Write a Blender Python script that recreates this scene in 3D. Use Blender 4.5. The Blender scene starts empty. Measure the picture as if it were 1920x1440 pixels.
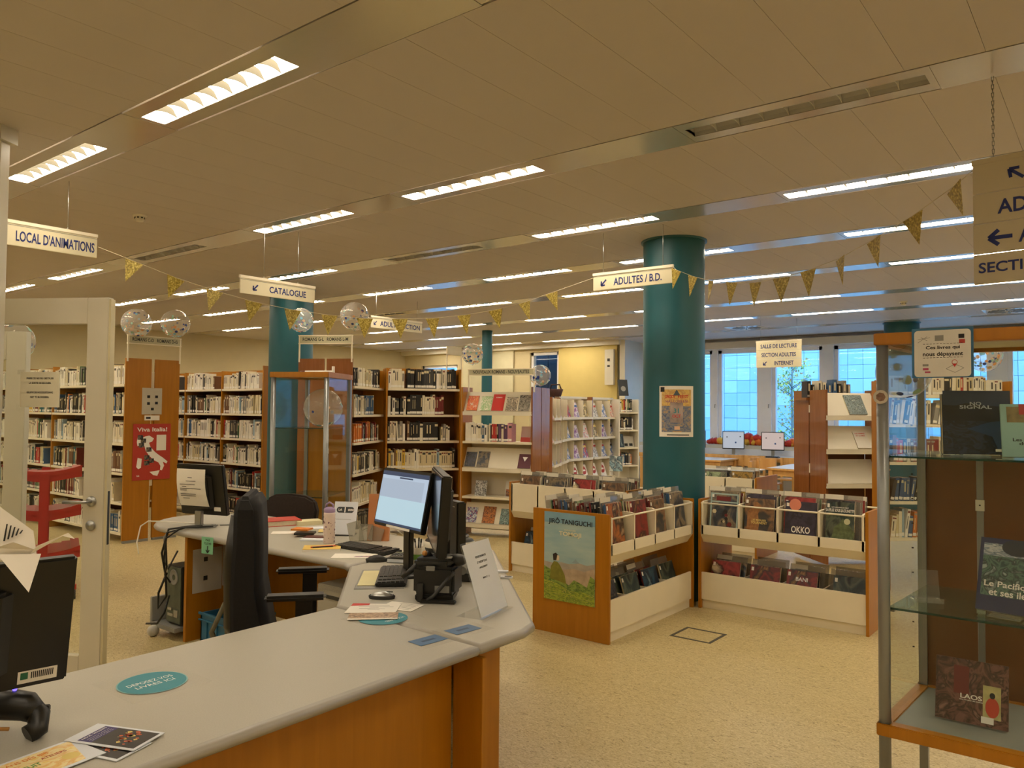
import bpy, bmesh, math, random
from mathutils import Matrix, Vector, Euler
rnd = random.Random(7)
SC = bpy.context.scene
COL = SC.collection
# ---------------------------------------------------------------- camera
XW = Vector((0.78759809, -0.01434693, -0.61602225))   # world X in camera axes (right, down, forward)
YW = Vector((0.61613777, 0.03126508, 0.78701762))
ZW = Vector((0.0079687, -0.99940815, 0.033464))
F = 1460.0
EYE = Vector((0, 0, 1.6))
cam = bpy.data.objects.new('camera', bpy.data.cameras.new('camera'))
COL.objects.link(cam)
cam.data.sensor_width = 36
cam.data.lens = F / 1920 * 36
cam.data.clip_end = 200
cam.matrix_world = Matrix((
    (XW[0], -XW[1], -XW[2], EYE[0]),
    (YW[0], -YW[1], -YW[2], EYE[1]),
    (ZW[0], -ZW[1], -ZW[2], EYE[2]), (0, 0, 0, 1)))
SC.camera = cam
# ---------------------------------------------------------------- colour, world, exposure
SC.view_settings.view_transform = 'Standard'
SC.view_settings.look = 'None'
SC.view_settings.gamma = 1
SC.view_settings.use_curve_mapping = False
SC.view_settings.exposure = 0.0
W = bpy.data.worlds.new('sky'); SC.world = W; W.use_nodes = True
nt = W.node_tree
bg = nt.nodes['Background']
gr = nt.nodes.new('ShaderNodeTexGradient'); mp = nt.nodes.new('ShaderNodeMapping'); tc = nt.nodes.new('ShaderNodeTexCoord')
cr = nt.nodes.new('ShaderNodeValToRGB')
sep = nt.nodes.new('ShaderNodeSeparateXYZ')
nt.links.new(tc.outputs['Generated'], sep.inputs[0])
nt.links.new(sep.outputs['Z'], cr.inputs[0])
cr.color_ramp.elements[0].color = (0.25, 0.58, 1.0, 1); cr.color_ramp.elements[0].position = 0.0
cr.color_ramp.elements[1].color = (0.22, 0.54, 1.0, 1); cr.color_ramp.elements[1].position = 1.0
nt.links.new(cr.outputs[0], bg.inputs['Color'])
bg.inputs['Strength'].default_value = 5.0
LAMP_COL = (1.0, 0.86, 0.66); LAMP_STR = 34.0
SC.cycles.max_bounces = 7
SC.cycles.diffuse_bounces = 4
SC.cycles.glossy_bounces = 3
SC.cycles.transparent_max_bounces = 16
SC.cycles.transmission_bounces = 4
SC.cycles.sample_clamp_indirect = 6
SC.cycles.caustics_reflective = False
SC.cycles.caustics_refractive = False
SC.cycles.use_denoising = True

# ---------------------------------------------------------------- pixel -> point on a real plane of the room
def ray(px, py):
    d = Vector((px - 960, py - 720, F))
    return Vector((d.dot(XW), d.dot(YW), d.dot(ZW)))
FH = Vector((-0.616, 0.78775, 0)); RH = Vector((0.78775, 0.616, 0))
def PZ(px, py, z):
    r = ray(px, py); t = (z - 1.6) / r.z; return EYE + r * t
def PX(px, py, x):
    r = ray(px, py); return EYE + r * (x / r.x)
def PY(px, py, y):
    r = ray(px, py); return EYE + r * (y / r.y)
def PD(px, py, d):
    r = ray(px, py); return EYE + r * (d / r.dot(FH))
def G(r, d, z=0.0):
    v = RH * r + FH * d; return Vector((v.x, v.y, z))
def AZ(az):
    """world rotation about z whose local +x points to azimuth az (deg, right of the view axis)"""
    a = math.radians(az); v = RH * math.sin(a) + FH * math.cos(a); return math.atan2(v.y, v.x)

# ---------------------------------------------------------------- materials
def lin(c):
    if isinstance(c, str):
        c = tuple(int(c[i:i + 2], 16) / 255 for i in (0, 2, 4))
    return tuple(x / 12.92 if x <= .04045 else ((x + .055) / 1.055) ** 2.4 for x in c[:3]) + (1,)
_M = {}
def mat(name, col, rough=.6, metal=0, var=0.06, scale=6, emit=None, spec=.5, coat=0, bump=0, bscale=200):
    if name in _M: return _M[name]
    m = bpy.data.materials.new(name); m.use_nodes = True; t = m.node_tree; b = t.nodes['Principled BSDF']
    c = lin(col)
    b.inputs['Roughness'].default_value = rough; b.inputs['Metallic'].default_value = metal
    b.inputs['Specular IOR Level'].default_value = spec
    b.inputs['Coat Weight'].default_value = coat
    b.inputs['Base Color'].default_value = c
    if emit:
        b.inputs['Emission Color'].default_value = lin(emit[0]); b.inputs['Emission Strength'].default_value = emit[1]
    if var:
        tcn = t.nodes.new('ShaderNodeTexCoord'); n = t.nodes.new('ShaderNodeTexNoise'); n.inputs['Scale'].default_value = scale
        r = t.nodes.new('ShaderNodeValToRGB')
        r.color_ramp.elements[0].position = .3; r.color_ramp.elements[1].position = .7
        r.color_ramp.elements[0].color = tuple(x * (1 - var) for x in c[:3]) + (1,)
        r.color_ramp.elements[1].color = tuple(min(1, x * (1 + var)) for x in c[:3]) + (1,)
        t.links.new(tcn.outputs['Object'], n.inputs['Vector']); t.links.new(n.outputs['Fac'], r.inputs[0]); t.links.new(r.outputs[0], b.inputs['Base Color'])
        if bump:
            n2 = t.nodes.new('ShaderNodeTexNoise'); n2.inputs['Scale'].default_value = bscale
            bp = t.nodes.new('ShaderNodeBump'); bp.inputs['Strength'].default_value = bump; bp.inputs['Distance'].default_value = .002
            t.links.new(tcn.outputs['Object'], n2.inputs['Vector']); t.links.new(n2.outputs['Fac'], bp.inputs['Height']); t.links.new(bp.outputs[0], b.inputs['Normal'])
    _M[name] = m; return m
def ramp_mat(name, stops, scale=(1, 1, 1), nscale=5, detail=5, rough=.6, coord='Object', spec=.5, dist=0.0, kind='noise', const=False, loc=(0, 0, 0), coat=0):
    if name in _M: return _M[name]
    m = bpy.data.materials.new(name); m.use_nodes = True; t = m.node_tree; b = t.nodes['Principled BSDF']
    tcn = t.nodes.new('ShaderNodeTexCoord'); mp = t.nodes.new('ShaderNodeMapping'); mp.inputs['Scale'].default_value = scale; mp.inputs['Location'].default_value = loc
    t.links.new(tcn.outputs[coord], mp.inputs[0])
    if kind == 'noise':
        n = t.nodes.new('ShaderNodeTexNoise'); n.inputs['Scale'].default_value = nscale; n.inputs['Detail'].default_value = detail; n.inputs['Distortion'].default_value = dist; out = n.outputs['Fac']
    elif kind == 'voronoi':
        n = t.nodes.new('ShaderNodeTexVoronoi'); n.inputs['Scale'].default_value = nscale; out = n.outputs['Color']
    t.links.new(mp.outputs[0], n.inputs['Vector'])
    r = t.nodes.new('ShaderNodeValToRGB'); cr = r.color_ramp
    if const: cr.interpolation = 'CONSTANT'
    while len(cr.elements) < len(stops): cr.elements.new(.5)
    for e, (p, c) in zip(cr.elements, stops): e.position = p; e.color = lin(c)
    t.links.new(out, r.inputs[0]); t.links.new(r.outputs[0], b.inputs['Base Color'])
    b.inputs['Roughness'].default_value = rough; b.inputs['Specular IOR Level'].default_value = spec; b.inputs['Coat Weight'].default_value = coat
    _M[name] = m; return m
def glass(name, tint=(.9, .95, .93), refl=.35, alpha=.92, rough=.02, diffuse=None):
    if name in _M: return _M[name]
    m = bpy.data.materials.new(name); m.use_nodes = True; t = m.node_tree; t.nodes.clear()
    o = t.nodes.new('ShaderNodeOutputMaterial'); tr = t.nodes.new('ShaderNodeBsdfTransparent'); g = t.nodes.new('ShaderNodeBsdfGlossy')
    tr.inputs[0].default_value = tint + (1,); g.inputs['Roughness'].default_value = rough
    fr = t.nodes.new('ShaderNodeLayerWeight'); fr.inputs['Blend'].default_value = .5
    pw = t.nodes.new('ShaderNodeMath'); pw.operation = 'POWER'; pw.inputs[1].default_value = 4
    t.links.new(fr.outputs['Facing'], pw.inputs[0])
    mu = t.nodes.new('ShaderNodeMath'); mu.operation = 'MULTIPLY_ADD'; mu.inputs[1].default_value = refl * 1.4; mu.inputs[2].default_value = .03 * refl / .4; mu.use_clamp = True
    t.links.new(pw.outputs[0], mu.inputs[0])
    mx = t.nodes.new('ShaderNodeMixShader'); t.links.new(mu.outputs[0], mx.inputs[0]); t.links.new(tr.outputs[0], mx.inputs[1]); t.links.new(g.outputs[0], mx.inputs[2])
    last = mx
    if diffuse:
        df = t.nodes.new('ShaderNodeBsdfDiffuse'); df.inputs[0].default_value = lin(diffuse[0]); m2 = t.nodes.new('ShaderNodeMixShader'); m2.inputs[0].default_value = diffuse[1]
        t.links.new(mx.outputs[0], m2.inputs[1]); t.links.new(df.outputs[0], m2.inputs[2]); last = m2
    t.links.new(last.outputs[0], o.inputs[0])
    _M[name] = m; return m
def emitter(name, col, s):
    if name in _M: return _M[name]
    m = bpy.data.materials.new(name); m.use_nodes = True; t = m.node_tree; b = t.nodes['Principled BSDF']
    b.inputs['Base Color'].default_value = (.03, .03, .03, 1); b.inputs['Emission Color'].default_value = tuple(col) + (1,); b.inputs['Emission Strength'].default_value = s
    _M[name] = m; return m

WOOD = ramp_mat('orange beech veneer', [(.3, 'a4690a'), (.5, 'aa6e0f'), (.7, 'b17415')], scale=(9, 9, .7), nscale=3, rough=.36, dist=.4)
WOODD = ramp_mat('red brown veneer', [(.3, '87522c'), (.5, '8c5730'), (.7, '935d35')], scale=(9, 9, .7), nscale=3, rough=.18, dist=.4, coat=.5)
BEECH = ramp_mat('pale beech wood', [(.3, 'c99a5a'), (.7, 'd8ac6c')], scale=(8, 8, 1), nscale=3, rough=.4)
CREAM = mat('cream lacquered metal', 'e6dcc2', .42, var=.02)
WHITE = mat('white paint', 'e2dccb', .4, var=.02)
GREYTOP = mat('grey speckled laminate', 'aea99b', .42, var=.05, scale=260)
GREYEDGE = mat('grey rounded edging', 'a19c92', .3, var=.02)
TEAL = mat('teal painted plaster', '1c5a64', .42, var=.04, scale=3)
BLACK = mat('black plastic', '17150f', .4, var=.1, scale=30)
BLACKM = mat('matt black fabric', '161412', .9, var=.2, scale=90)
DGREY = mat('dark grey plastic', '2a2a28', .45, var=.08)
GREYP = mat('grey plastic', '8b8a84', .4, var=.05)
SILVER = mat('brushed aluminium', 'a8a8a4', .32, .85, var=.04)
ALUP = mat('grey lacquered aluminium', '8f9190', .35, .5, var=.03)
PAPER = mat('white paper', 'ece6da', .7, var=.02)
PAPERB = mat('cool white paper', 'dfe3ea', .7, var=.02)
INK = mat('black ink', '1a1a1c', .7, var=0)
BLUEINK = mat('navy lettering', '1a2a6c', .6, var=0)
WHITEINK = mat('white ink', 'f2efe8', .6, var=0)
REDINK = mat('red ink', 'c8322a', .6, var=0)
GREENP = mat('green note paper', '7fbf9a', .8, var=.03)
YEL = mat('yellow paper', 'e8cf7c', .7, var=.03)
ORA = mat('orange print', 'e0842a', .6, var=.08)
BLUEP = mat('blue print', '3b63a8', .6, var=.08)
TEALP = mat('teal print', '2f8593', .55, var=.03)
REDP = mat('red print', 'b23a2e', .5, var=.05)
PINK = mat('pale pink lacquer', 'e6d3c8', .4, var=.02)
LILAC = mat('lilac plastic', '9c86ac', .4, var=.03)
SIGNM = mat('cream sign panel', 'd9cfae', .5, var=.02)
GOLD = ramp_mat('gold glitter card', [(.35, '7d6a20'), (.55, 'b09a3c'), (.75, 'e6d582')], nscale=90, detail=3, rough=.45)
PANE = glass('window glass', (.93, .97, .98), .4)
CABGLASS = glass('cabinet glass', (.97, .985, .975), .3)
SHELFGLASS = glass('glass shelf', (.86, .95, .91), .5, diffuse=('5d8a7c', .05))
SHELFEDGE = glass('glass shelf edge', (.35, .55, .5), .6, diffuse=('1d4a40', .5))
ACRYL = glass('clear acrylic', (.97, .975, .97), .45, diffuse=('d8d8d0', .06))
LAMIN = glass('clear laminate film', (.993, .99, .98), .12, rough=.4, diffuse=('e8e2d4', .05))
BALLOON = glass('clear balloon film', (.97, .97, .97), .55, rough=.06, diffuse=('f4efe6', .17))

# ---------------------------------------------------------------- mesh helpers
class MB:
    def __init__(s): s.v = []; s.f = []; s.m = []; s.sm = []
    def quad(s, pts, mi=0, smooth=False):
        n = len(s.v); s.v += [tuple(p) for p in pts]; s.f.append(tuple(range(n, n + len(pts)))); s.m.append(mi); s.sm.append(smooth); return s
    def box(s, a, b, mi=0, M=None):
        x0, y0, z0 = a; x1, y1, z1 = b; n = len(s.v)
        P = [(x0, y0, z0), (x1, y0, z0), (x1, y1, z0), (x0, y1, z0), (x0, y0, z1), (x1, y0, z1), (x1, y1, z1), (x0, y1, z1)]
        if M is not None: P = [tuple(M @ Vector(p)) for p in P]
        s.v += P
        for q in ((0, 3, 2, 1), (4, 5, 6, 7), (0, 1, 5, 4), (1, 2, 6, 5), (2, 3, 7, 6), (3, 0, 4, 7)):
            s.f.append(tuple(n + i for i in q)); s.m.append(mi); s.sm.append(False)
        return s
    def prism(s, poly, z0, z1, mi=0, M=None, smooth=False):
        n = len(s.v); k = len(poly)
        P = [(x, y, z0) for x, y in poly] + [(x, y, z1) for x, y in poly]
        if M is not None: P = [tuple(M @ Vector(p)) for p in P]
        s.v += P
        s.f.append(tuple(n + i for i in reversed(range(k)))); s.m.append(mi); s.sm.append(False)
        s.f.append(tuple(n + k + i for i in range(k))); s.m.append(mi); s.sm.append(False)
        for i in range(k):
            j = (i + 1) % k; s.f.append((n + i, n + j, n + k + j, n + k + i)); s.m.append(mi); s.sm.append(smooth)
        return s
    def tube(s, pts, r, k=8, mi=0, cap=True):
        pts = [Vector(p) for p in pts]; n0 = len(s.v); L = len(pts)
        rs = r if isinstance(r, (list, tuple)) else [r] * L
        up = Vector((0, 0, 1)); prev = None
        for i, p in enumerate(pts):
            d = (pts[min(i + 1, L - 1)] - pts[max(i - 1, 0)]).normalized()
            if prev is None:
                a = d.cross(up) if abs(d.z) < .95 else d.cross(Vector((1, 0, 0)))
            else: a = prev - d * prev.dot(d)
            a.normalize(); prev = a; b = d.cross(a)
            for j in range(k):
                t = 2 * math.pi * j / k; s.v.append(tuple(p + (a * math.cos(t) + b * math.sin(t)) * rs[i]))
        for i in range(L - 1):
            for j in range(k):
                q = (j + 1) % k; s.f.append((n0 + i * k + j, n0 + i * k + q, n0 + (i + 1) * k + q, n0 + (i + 1) * k + j)); s.m.append(mi); s.sm.append(True)
        if cap:
            s.f.append(tuple(n0 + j for j in reversed(range(k)))); s.m.append(mi); s.sm.append(False)
            s.f.append(tuple(n0 + (L - 1) * k + j for j in range(k))); s.m.append(mi); s.sm.append(False)
        return s
    def lathe(s, prof, k=20, mi=0, c=(0, 0, 0), M=None):
        n0 = len(s.v)
        for r, z in prof:
            for j in range(k):
                t = 2 * math.pi * j / k; p = Vector((c[0] + r * math.cos(t), c[1] + r * math.sin(t), c[2] + z))
                s.v.append(tuple(M @ p if M is not None else p))
        for i in range(len(prof) - 1):
            for j in range(k):
                q = (j + 1) % k; s.f.append((n0 + i * k + j, n0 + i * k + q, n0 + (i + 1) * k + q, n0 + (i + 1) * k + j)); s.m.append(mi); s.sm.append(True)
        return s
    def sphere(s, c, r, mi=0, k=20, h=12, sc=(1, 1, 1)):
        pr = [(r * math.sin(math.pi * i / h), -r * math.cos(math.pi * i / h)) for i in range(h + 1)]
        M = Matrix.Translation(c) @ Matrix.Diagonal((*sc, 1))
        return s.lathe(pr, k, mi, M=M)
    def mesh(s, name, mats, bevel=0):
        me = bpy.data.meshes.new(name); me.from_pydata(s.v, [], s.f)
        if not isinstance(mats, (list, tuple)): mats = [mats]
        for m in mats: me.materials.append(m)
        me.polygons.foreach_set('material_index', s.m); me.polygons.foreach_set('use_smooth', s.sm)
        if bevel:
            bm = bmesh.new(); bm.from_mesh(me); bmesh.ops.remove_doubles(bm, verts=bm.verts, dist=1e-5)
            es = [e for e in bm.edges if len(e.link_faces) == 2 and e.calc_face_angle(0) > .6]
            bmesh.ops.bevel(bm, geom=es, offset=bevel, segments=2, affect='EDGES', clamp_overlap=True); bm.to_mesh(me); bm.free()
        me.update(); return me
def obj(name, me, mats=None, parent=None, loc=None, rot=None, M=None, bevel=0, kind=None):
    if isinstance(me, MB): me = me.mesh(name, mats, bevel)
    o = bpy.data.objects.new(name, me); COL.objects.link(o)
    if parent is not None: o.parent = parent
    if M is not None: o.matrix_basis = M
    if loc is not None: o.location = loc
    if rot is not None: o.rotation_euler = rot
    if kind: o['kind'] = kind
    return o
def tag(o, label, cat, group=None):
    o['label'] = label; o['category'] = cat
    if group: o['group'] = group
    return o
def thing(name, label, cat, loc=(0, 0, 0), rz=0.0, group=None):
    o = bpy.data.objects.new(name, None); COL.objects.link(o); o.empty_display_size = .1
    o.location = loc; o.rotation_euler = (0, 0, rz); return tag(o, label, cat, group)
def struct(o, label=None):
    o['kind'] = 'structure'
    if label: o['label'] = label
    return o
def box(name, a, b, m, parent=None, bevel=0, **k):
    return obj(name, MB().box(a, b), m, parent, bevel=bevel, **k)
_TC = {}
def text_mesh(s, bold=0.0):
    k = (s, bold)
    if k in _TC: return _TC[k]
    c = bpy.data.curves.new('lettering', 'FONT'); c.body = s; c.size = 1; c.align_x = 'CENTER'; c.align_y = 'CENTER'; c.offset = bold; c.resolution_u = 3
    o = bpy.data.objects.new('lettering', c); COL.objects.link(o)
    dg = bpy.context.evaluated_depsgraph_get(); me = bpy.data.meshes.new_from_object(o.evaluated_get(dg))
    bpy.data.objects.remove(o); me.materials.clear()
    xs = [v.co.x for v in me.vertices] or [0, 1]; ys = [v.co.y for v in me.vertices] or [0, 1]
    cx = (min(xs) + max(xs)) / 2; cy = (min(ys) + max(ys)) / 2; w = max(xs) - min(xs); h = max(ys) - min(ys)
    for v in me.vertices: v.co.x = (v.co.x - cx) / w; v.co.y = (v.co.y - cy) / h
    _TC[k] = (me, w / h); return _TC[k]
def text(s, c, h, m, parent, w=None, flat=False, M=None, bold=.02, rz=0, name='lettering'):
    """board text: centre c in the parent's frame, reads along +x, up +z, faces -y (flat: up +y, faces +z); h = cap height"""
    base, asp = text_mesh(s, bold)
    me = base.copy(); me.materials.append(m)
    if w is None: w = h * asp
    R = Matrix.Identity(4) if flat else Matrix.Rotation(math.pi / 2, 4, 'X')
    MM = Matrix.Translation(c) @ R @ Matrix.Rotation(rz, 4, 'Z') @ Matrix.Diagonal((w, h, 1, 1))
    if M is not None: MM = M @ MM
    return obj(name, me, None, parent, M=MM)
def arrow(c, s, ang, m, parent, name='arrow'):
    """arrow pointing along angle ang in the board plane"""
    mb = MB(); y = 0
    for a, b in (((-.5, 0), (.48, 0)), ((.5, 0), (.08, .36)), ((.5, 0), (.08, -.36))):
        A = Vector(a); B = Vector(b); d = (B - A).normalized(); n = Vector((-d.y, d.x)) * .095
        mb.quad([(p.x * s, 0, p.y * s) for p in (A - n, B - n, B + n, A + n)])
    return obj(name, mb, m, parent, M=Matrix.Translation(c) @ Matrix.Rotation(-ang, 4, 'Y'))
def flat(name, pts, m, parent, z=0.0):
    return obj(name, MB().quad([(x, y, z) for x, y in pts]), m, parent)
def art_mat(name, cols, nscale=4, seed=0, dist=1.5, rough=.4, scale=(1, 1, 1)):
    n = len(cols); st = [(.3 + .4 * i / max(1, n - 1), c) for i, c in enumerate(cols)]
    return ramp_mat(name, st, nscale=nscale, detail=4, dist=dist, rough=rough, coord='Generated', loc=(seed * 3.7, seed * 1.3, seed * .7), scale=scale)
_U = 'first second third fourth fifth sixth seventh eighth ninth tenth eleventh twelfth thirteenth fourteenth fifteenth sixteenth seventeenth eighteenth nineteenth twentieth'.split()
_T = {2: 'twenty', 3: 'thirty', 4: 'forty', 5: 'fifty'}
def ordn(i): return _U[i] if i < 20 else _T[(i + 1) // 10][:-1] + 'ieth' if (i + 1) % 10 == 0 else _T[(i + 1) // 10] + '-' + _U[(i + 1) % 10 - 1]
def flat_v(t, x0, x1, z0, z1, m, y=-.0006, name='print'): return obj(name, MB().quad([(x0, y, z0), (x1, y, z0), (x1, y, z1), (x0, y, z1)]), m, t)
# ================================================================ ROOM SHELL
FLOORM = ramp_mat('marbled beige linoleum', [(.32, '7f6c42'), (.43, 'b5a26f'), (.56, 'c2b07f'), (.69, 'd3c497')], scale=(6, 12, 1), nscale=6, detail=15, dist=2.2, rough=.4)
CEILM = mat('cream ceiling panel paint', 'c6beb8', .62, var=.015, scale=2, bump=.12, bscale=350)
STRIPM = mat('satin painted metal strip', 'cfcac0', .2, .5, var=.01)
WALLM = mat('cream wall paint', 'cbbd95', .7, var=.02)
fl = box('floor', (-15.2, -4.5, -.12), (4.8, 15.6, 0), FLOORM); struct(fl)
wl = box('wall_left', (-15.1, -4.5, 0), (-14.85, 14.6, 3.4), WALLM); struct(wl)
wr = box('wall_right', (4.5, -4.5, 0), (4.7, 15.6, 3.4), WALLM); struct(wr)
ws = box('wall_south', (-15.1, -4.6, 0), (4.7, -4.4, 3.4), WALLM); struct(ws)
wj = box('wall_return', (-8.5, 14.6, 0), (-8.28, 15.7, 3.4), WHITE); struct(wj)
box('trim_board', (-8.33, 14.32, 0), (-8.2, 14.55, 3.1), WHITE, wj)
# ceiling: slab, metal strips, panels
STR = [-1.6, .15, 2.01, 3.86, 5.40, 6.88, 8.48, 10.41, 12.1, 13.8]
HW = .155
ce = box('ceiling', (-15.1, -4.5, 3.2), (4.7, 15.6, 3.4), CEILM); struct(ce)
panels = []
ylo = [-4.4] + [s + HW for s in STR]; yhi = [s - HW for s in STR] + [15.45]
for bi, (a, b) in enumerate(zip(ylo, yhi)):
    i = 0; x = -14.85
    while x < 4.5:
        panels.append((x, a, b)); x += .307
panels.sort(key=lambda p: (Vector((p[0] + .15, (p[1] + p[2]) / 2, 0)) - Vector((-1.6, 2.2, 0))).length)
pm = {}
rest = MB()
for k, (x, a, b) in enumerate(panels):
    if k < 290:
        key = round(b - a, 3)
        if key not in pm: pm[key] = MB().box((.0008, .002, 0), (.3062, key - .002, .02)).mesh('panel', CEILM)
        obj('panel', pm[key], None, ce, loc=(x, a, 3.1))
    else: rest.box((x + .0008, a + .002, 3.1), (x + .3062, b - .002, 3.12))
obj('panel_field', rest, CEILM, ce, kind='stuff')
# lamps
LX = [3.1, .95, -1.24, -3.40, -5.20, -7.27, -9.35, -11.15, -13.2]
DARK = {(y_, x_) for y_ in (13.8,) for x_ in LX if x_ > -9} | {(12.1, .95), (12.1, 3.1)} | {(3.86, -1.24), (5.40, -5.20), (3.86, -7.27), (8.48, -9.35)}
LON = emitter('lamp diffuse glow', LAMP_COL, LAMP_STR)
LBLADE = mat('shade darkened louvre blade', '3a372f', .6, var=0, spec=0)  # blades of lit lamps coloured dark, as shade between the glowing cells
LDARK = mat('unlit lamp interior', 'b0b0b2', .3, 0, var=.03)
L2 = .575; LW = .0625
def lamp_mesh(on):
    fr = MB()
    for a, b in (((-L2 - .03, -HW + .01, 0), (L2 + .03, -LW, .02)), ((-L2 - .03, LW, 0), (L2 + .03, HW - .01, .02)), ((-L2 - .03, -LW, 0), (-L2, LW, .02)), ((L2, -LW, 0), (L2 + .03, LW, .02))): fr.box(a, b)
    rf = MB(); K = 8
    for i in range(K):
        t0 = math.pi * i / K; t1 = math.pi * (i + 1) / K
        rf.quad([(-L2, -LW * math.cos(t0), .004 + .05 * math.sin(t0)), (L2, -LW * math.cos(t0), .004 + .05 * math.sin(t0)), (L2, -LW * math.cos(t1), .004 + .05 * math.sin(t1)), (-L2, -LW * math.cos(t1), .004 + .05 * math.sin(t1))], smooth=True)
    for x in (-L2, L2): rf.quad([(x, -LW * math.cos(math.pi * i / K), .004 + .05 * math.sin(math.pi * i / K)) for i in range(K + 1)])
    bl = MB(); 
    for i in range(5):
        a0 = -LW + 2 * LW * i / 5; a1 = -LW + 2 * LW * (i + 1) / 5
        z0 = .003 + .012 * math.sin(math.pi * i / 5); z1 = .003 + .012 * math.sin(math.pi * (i + 1) / 5); q0 = .005 + .05 * math.sqrt(max(0, 1 - (a0 / LW) ** 2)); q1 = .005 + .05 * math.sqrt(max(0, 1 - (a1 / LW) ** 2))
        for x in (-.0015, .0015): bl.quad([(x, a0, z0), (x, a1, z1), (x, a1, q1), (x, a0, q0)])
        bl.quad([(-.0015, a0, z0), (.0015, a0, z0), (.0015, a1, z1), (-.0015, a1, z1)])
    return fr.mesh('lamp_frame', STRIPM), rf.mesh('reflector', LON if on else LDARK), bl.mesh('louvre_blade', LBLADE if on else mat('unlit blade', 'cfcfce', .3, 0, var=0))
lm = {True: lamp_mesh(True), False: lamp_mesh(False)}
def bayname(y): return ['behind', 'nearest', 'second nearest', 'third nearest', 'fourth nearest', 'fifth nearest', 'sixth nearest', 'seventh nearest', 'farthest but one', 'farthest'][STR.index(y)]
for y in STR:
    xs = sorted(LX)
    prev = -14.85
    seg = 0
    for j, x in enumerate(xs):
        on = (y, x) not in DARK and not (y == 2.01 and x == -1.24)
        if y == 2.01 and x == -1.24: x = x  # dark metal only here
        box('metal_strip', (prev + .001, y - HW + .004, 3.098), (x - L2 - .031, y + HW - .004, 3.118), STRIPM, ce)
        prev = x + L2 + .031
        vis = y > -1
        t = thing('ceiling_lamp', ('lit' if on else 'unlit') + ' recessed louvred ceiling lamp, %s from the left wall in the %s row' % (ordn(j), bayname(y)), 'lamp', (x, y, 3.1), 0, 'recessed ceiling lamps')
        f, r_, b = lm[on]
        obj('lamp_frame', f, None, t); obj('reflector', r_, None, t)
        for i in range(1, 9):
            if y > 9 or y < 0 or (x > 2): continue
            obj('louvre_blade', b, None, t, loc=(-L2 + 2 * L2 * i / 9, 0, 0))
    box('metal_strip', (prev + .001, y - HW + .004, 3.098), (4.49, y + HW - .004, 3.118), STRIPM, ce)
for (px, py), lab in (((262, 404), 'round smoke detector on the ceiling above the glass door'), ((1694, 566), 'small round smoke detector on the ceiling beyond the bunting')):
    p = PZ(px, py, 3.1); t = thing('smoke_detector', lab, 'smoke detector', (p.x, p.y, 3.1))
    obj('base', MB().lathe([(0, -.012), (.05, -.012), (.055, 0)], 18), WHITE, t); obj('sensor', MB().lathe([(0, -.05), (.028, -.048), (.034, -.03), (.036, -.012)], 14), WHITE, t)
    sl = MB()
    for k in range(8):
        a = k * math.pi / 4; sl.box((.0355, -.006, -.027), (.038, .006, -.016), M=Matrix.Rotation(a, 4, 'Z'))
    obj('slot', sl, BLACK, t)
for (px, py), lab in (((1400, 614), 'square swirl air diffuser in the ceiling left of the reading room sign'), ((1890, 582), 'square swirl air diffuser in the ceiling near the right windows')):
    p = PZ(px, py, 3.1); t = thing('air_diffuser', lab, 'air diffuser', (p.x, p.y, 3.09), 0, 'ceiling air diffusers')
    obj('face_plate', MB().box((-.3, -.3, 0), (.3, .3, .01)), mat('glossy white diffuser plate', 'f0eeea', .15, .5, var=0), t)
    for k in range(16):
        obj('vane', MB().box((.09, -.012, -.006), (.25, .012, -.001)), GREYP, t, rot=(0, 0, k * math.pi / 8))
# --- back wall with its windows (y = 14.35)
def wall_open(name, y, x0, x1, z1, holes, m, th=.2):
    mb = MB(); x = x0
    for a, b, c, d in holes:
        mb.box((x, y, 0), (a, y + th, z1)); mb.box((a, y, 0), (b, y + th, c)); mb.box((a, y, d), (b, y + th, z1)); x = b
    mb.box((x, y, 0), (x1, y + th, z1)); return struct(obj(name, mb, m))
NAVY = mat('dark navy outside cladding', '2c3946', .5, var=.06)
wall_open('wall_back', 14.4, -14.85, -8.4, 3.2, [(-14.25, -13.0, .9, 2.72), (-12.7, -11.3, .9, 2.85), (-10.75, -9.95, .9, 2.93)], WALLM)
def window(idx, x0, x1, z0, z1, y, fm, split=(), cat=None):
    w = struct(bpy.data.objects.new('window_%d' % idx, None)); COL.objects.link(w); w.location = (0, 0, 0)
    f = MB(); t = .07
    f.box((x0, y, z0), (x1, y + .1, z0 + t)).box((x0, y, z1 - t), (x1, y + .1, z1)).box((x0, y, z0), (x0 + t, y + .1, z1)).box((x1 - t, y, z0), (x1, y + .1, z1))
    obj('window_frame', f, fm, w)
    obj('pane', MB().box((x0 + t, y + .045, z0 + t), (x1 - t, y + .055, z1 - t)), PANE, w)
    return w
FRM = mat('white window frame', 'eef0f6', .4, var=.02)
window(1, -14.25, -13.0, .9, 2.72, 14.45, FRM)
window(2, -12.7, -11.3, .9, 2.85, 14.45, FRM)
window(3, -10.75, -9.95, .9, 2.93, 14.45, FRM)
bl = struct(obj('trim_1', MB().box((-12.75, 14.34, .9), (-11.2, 14.37, 3.0)), mat('pale roller blind', 'cfc9a8', .8, var=.03)), 'pale roller blind drawn over a back window')
struct(box('trim_2', (-9.9, 14.33, .9), (-8.4, 14.36, 3.02), mat('yellow beige roller blind', 'd6c27c', .8, var=.02)), 'yellow beige blind panel')
struct(box('trim_3', (-14.85, 14.25, 3.0), (-8.3, 14.4, 3.1), WHITE))
bd = thing('outbuilding', 'dark navy clad building behind the back windows', 'building', (-11.2, 16.2, 0))
obj('wall', MB().box((-1.5, 0, 0), (2.7, .4, 4.5)), NAVY, bd)
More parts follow.
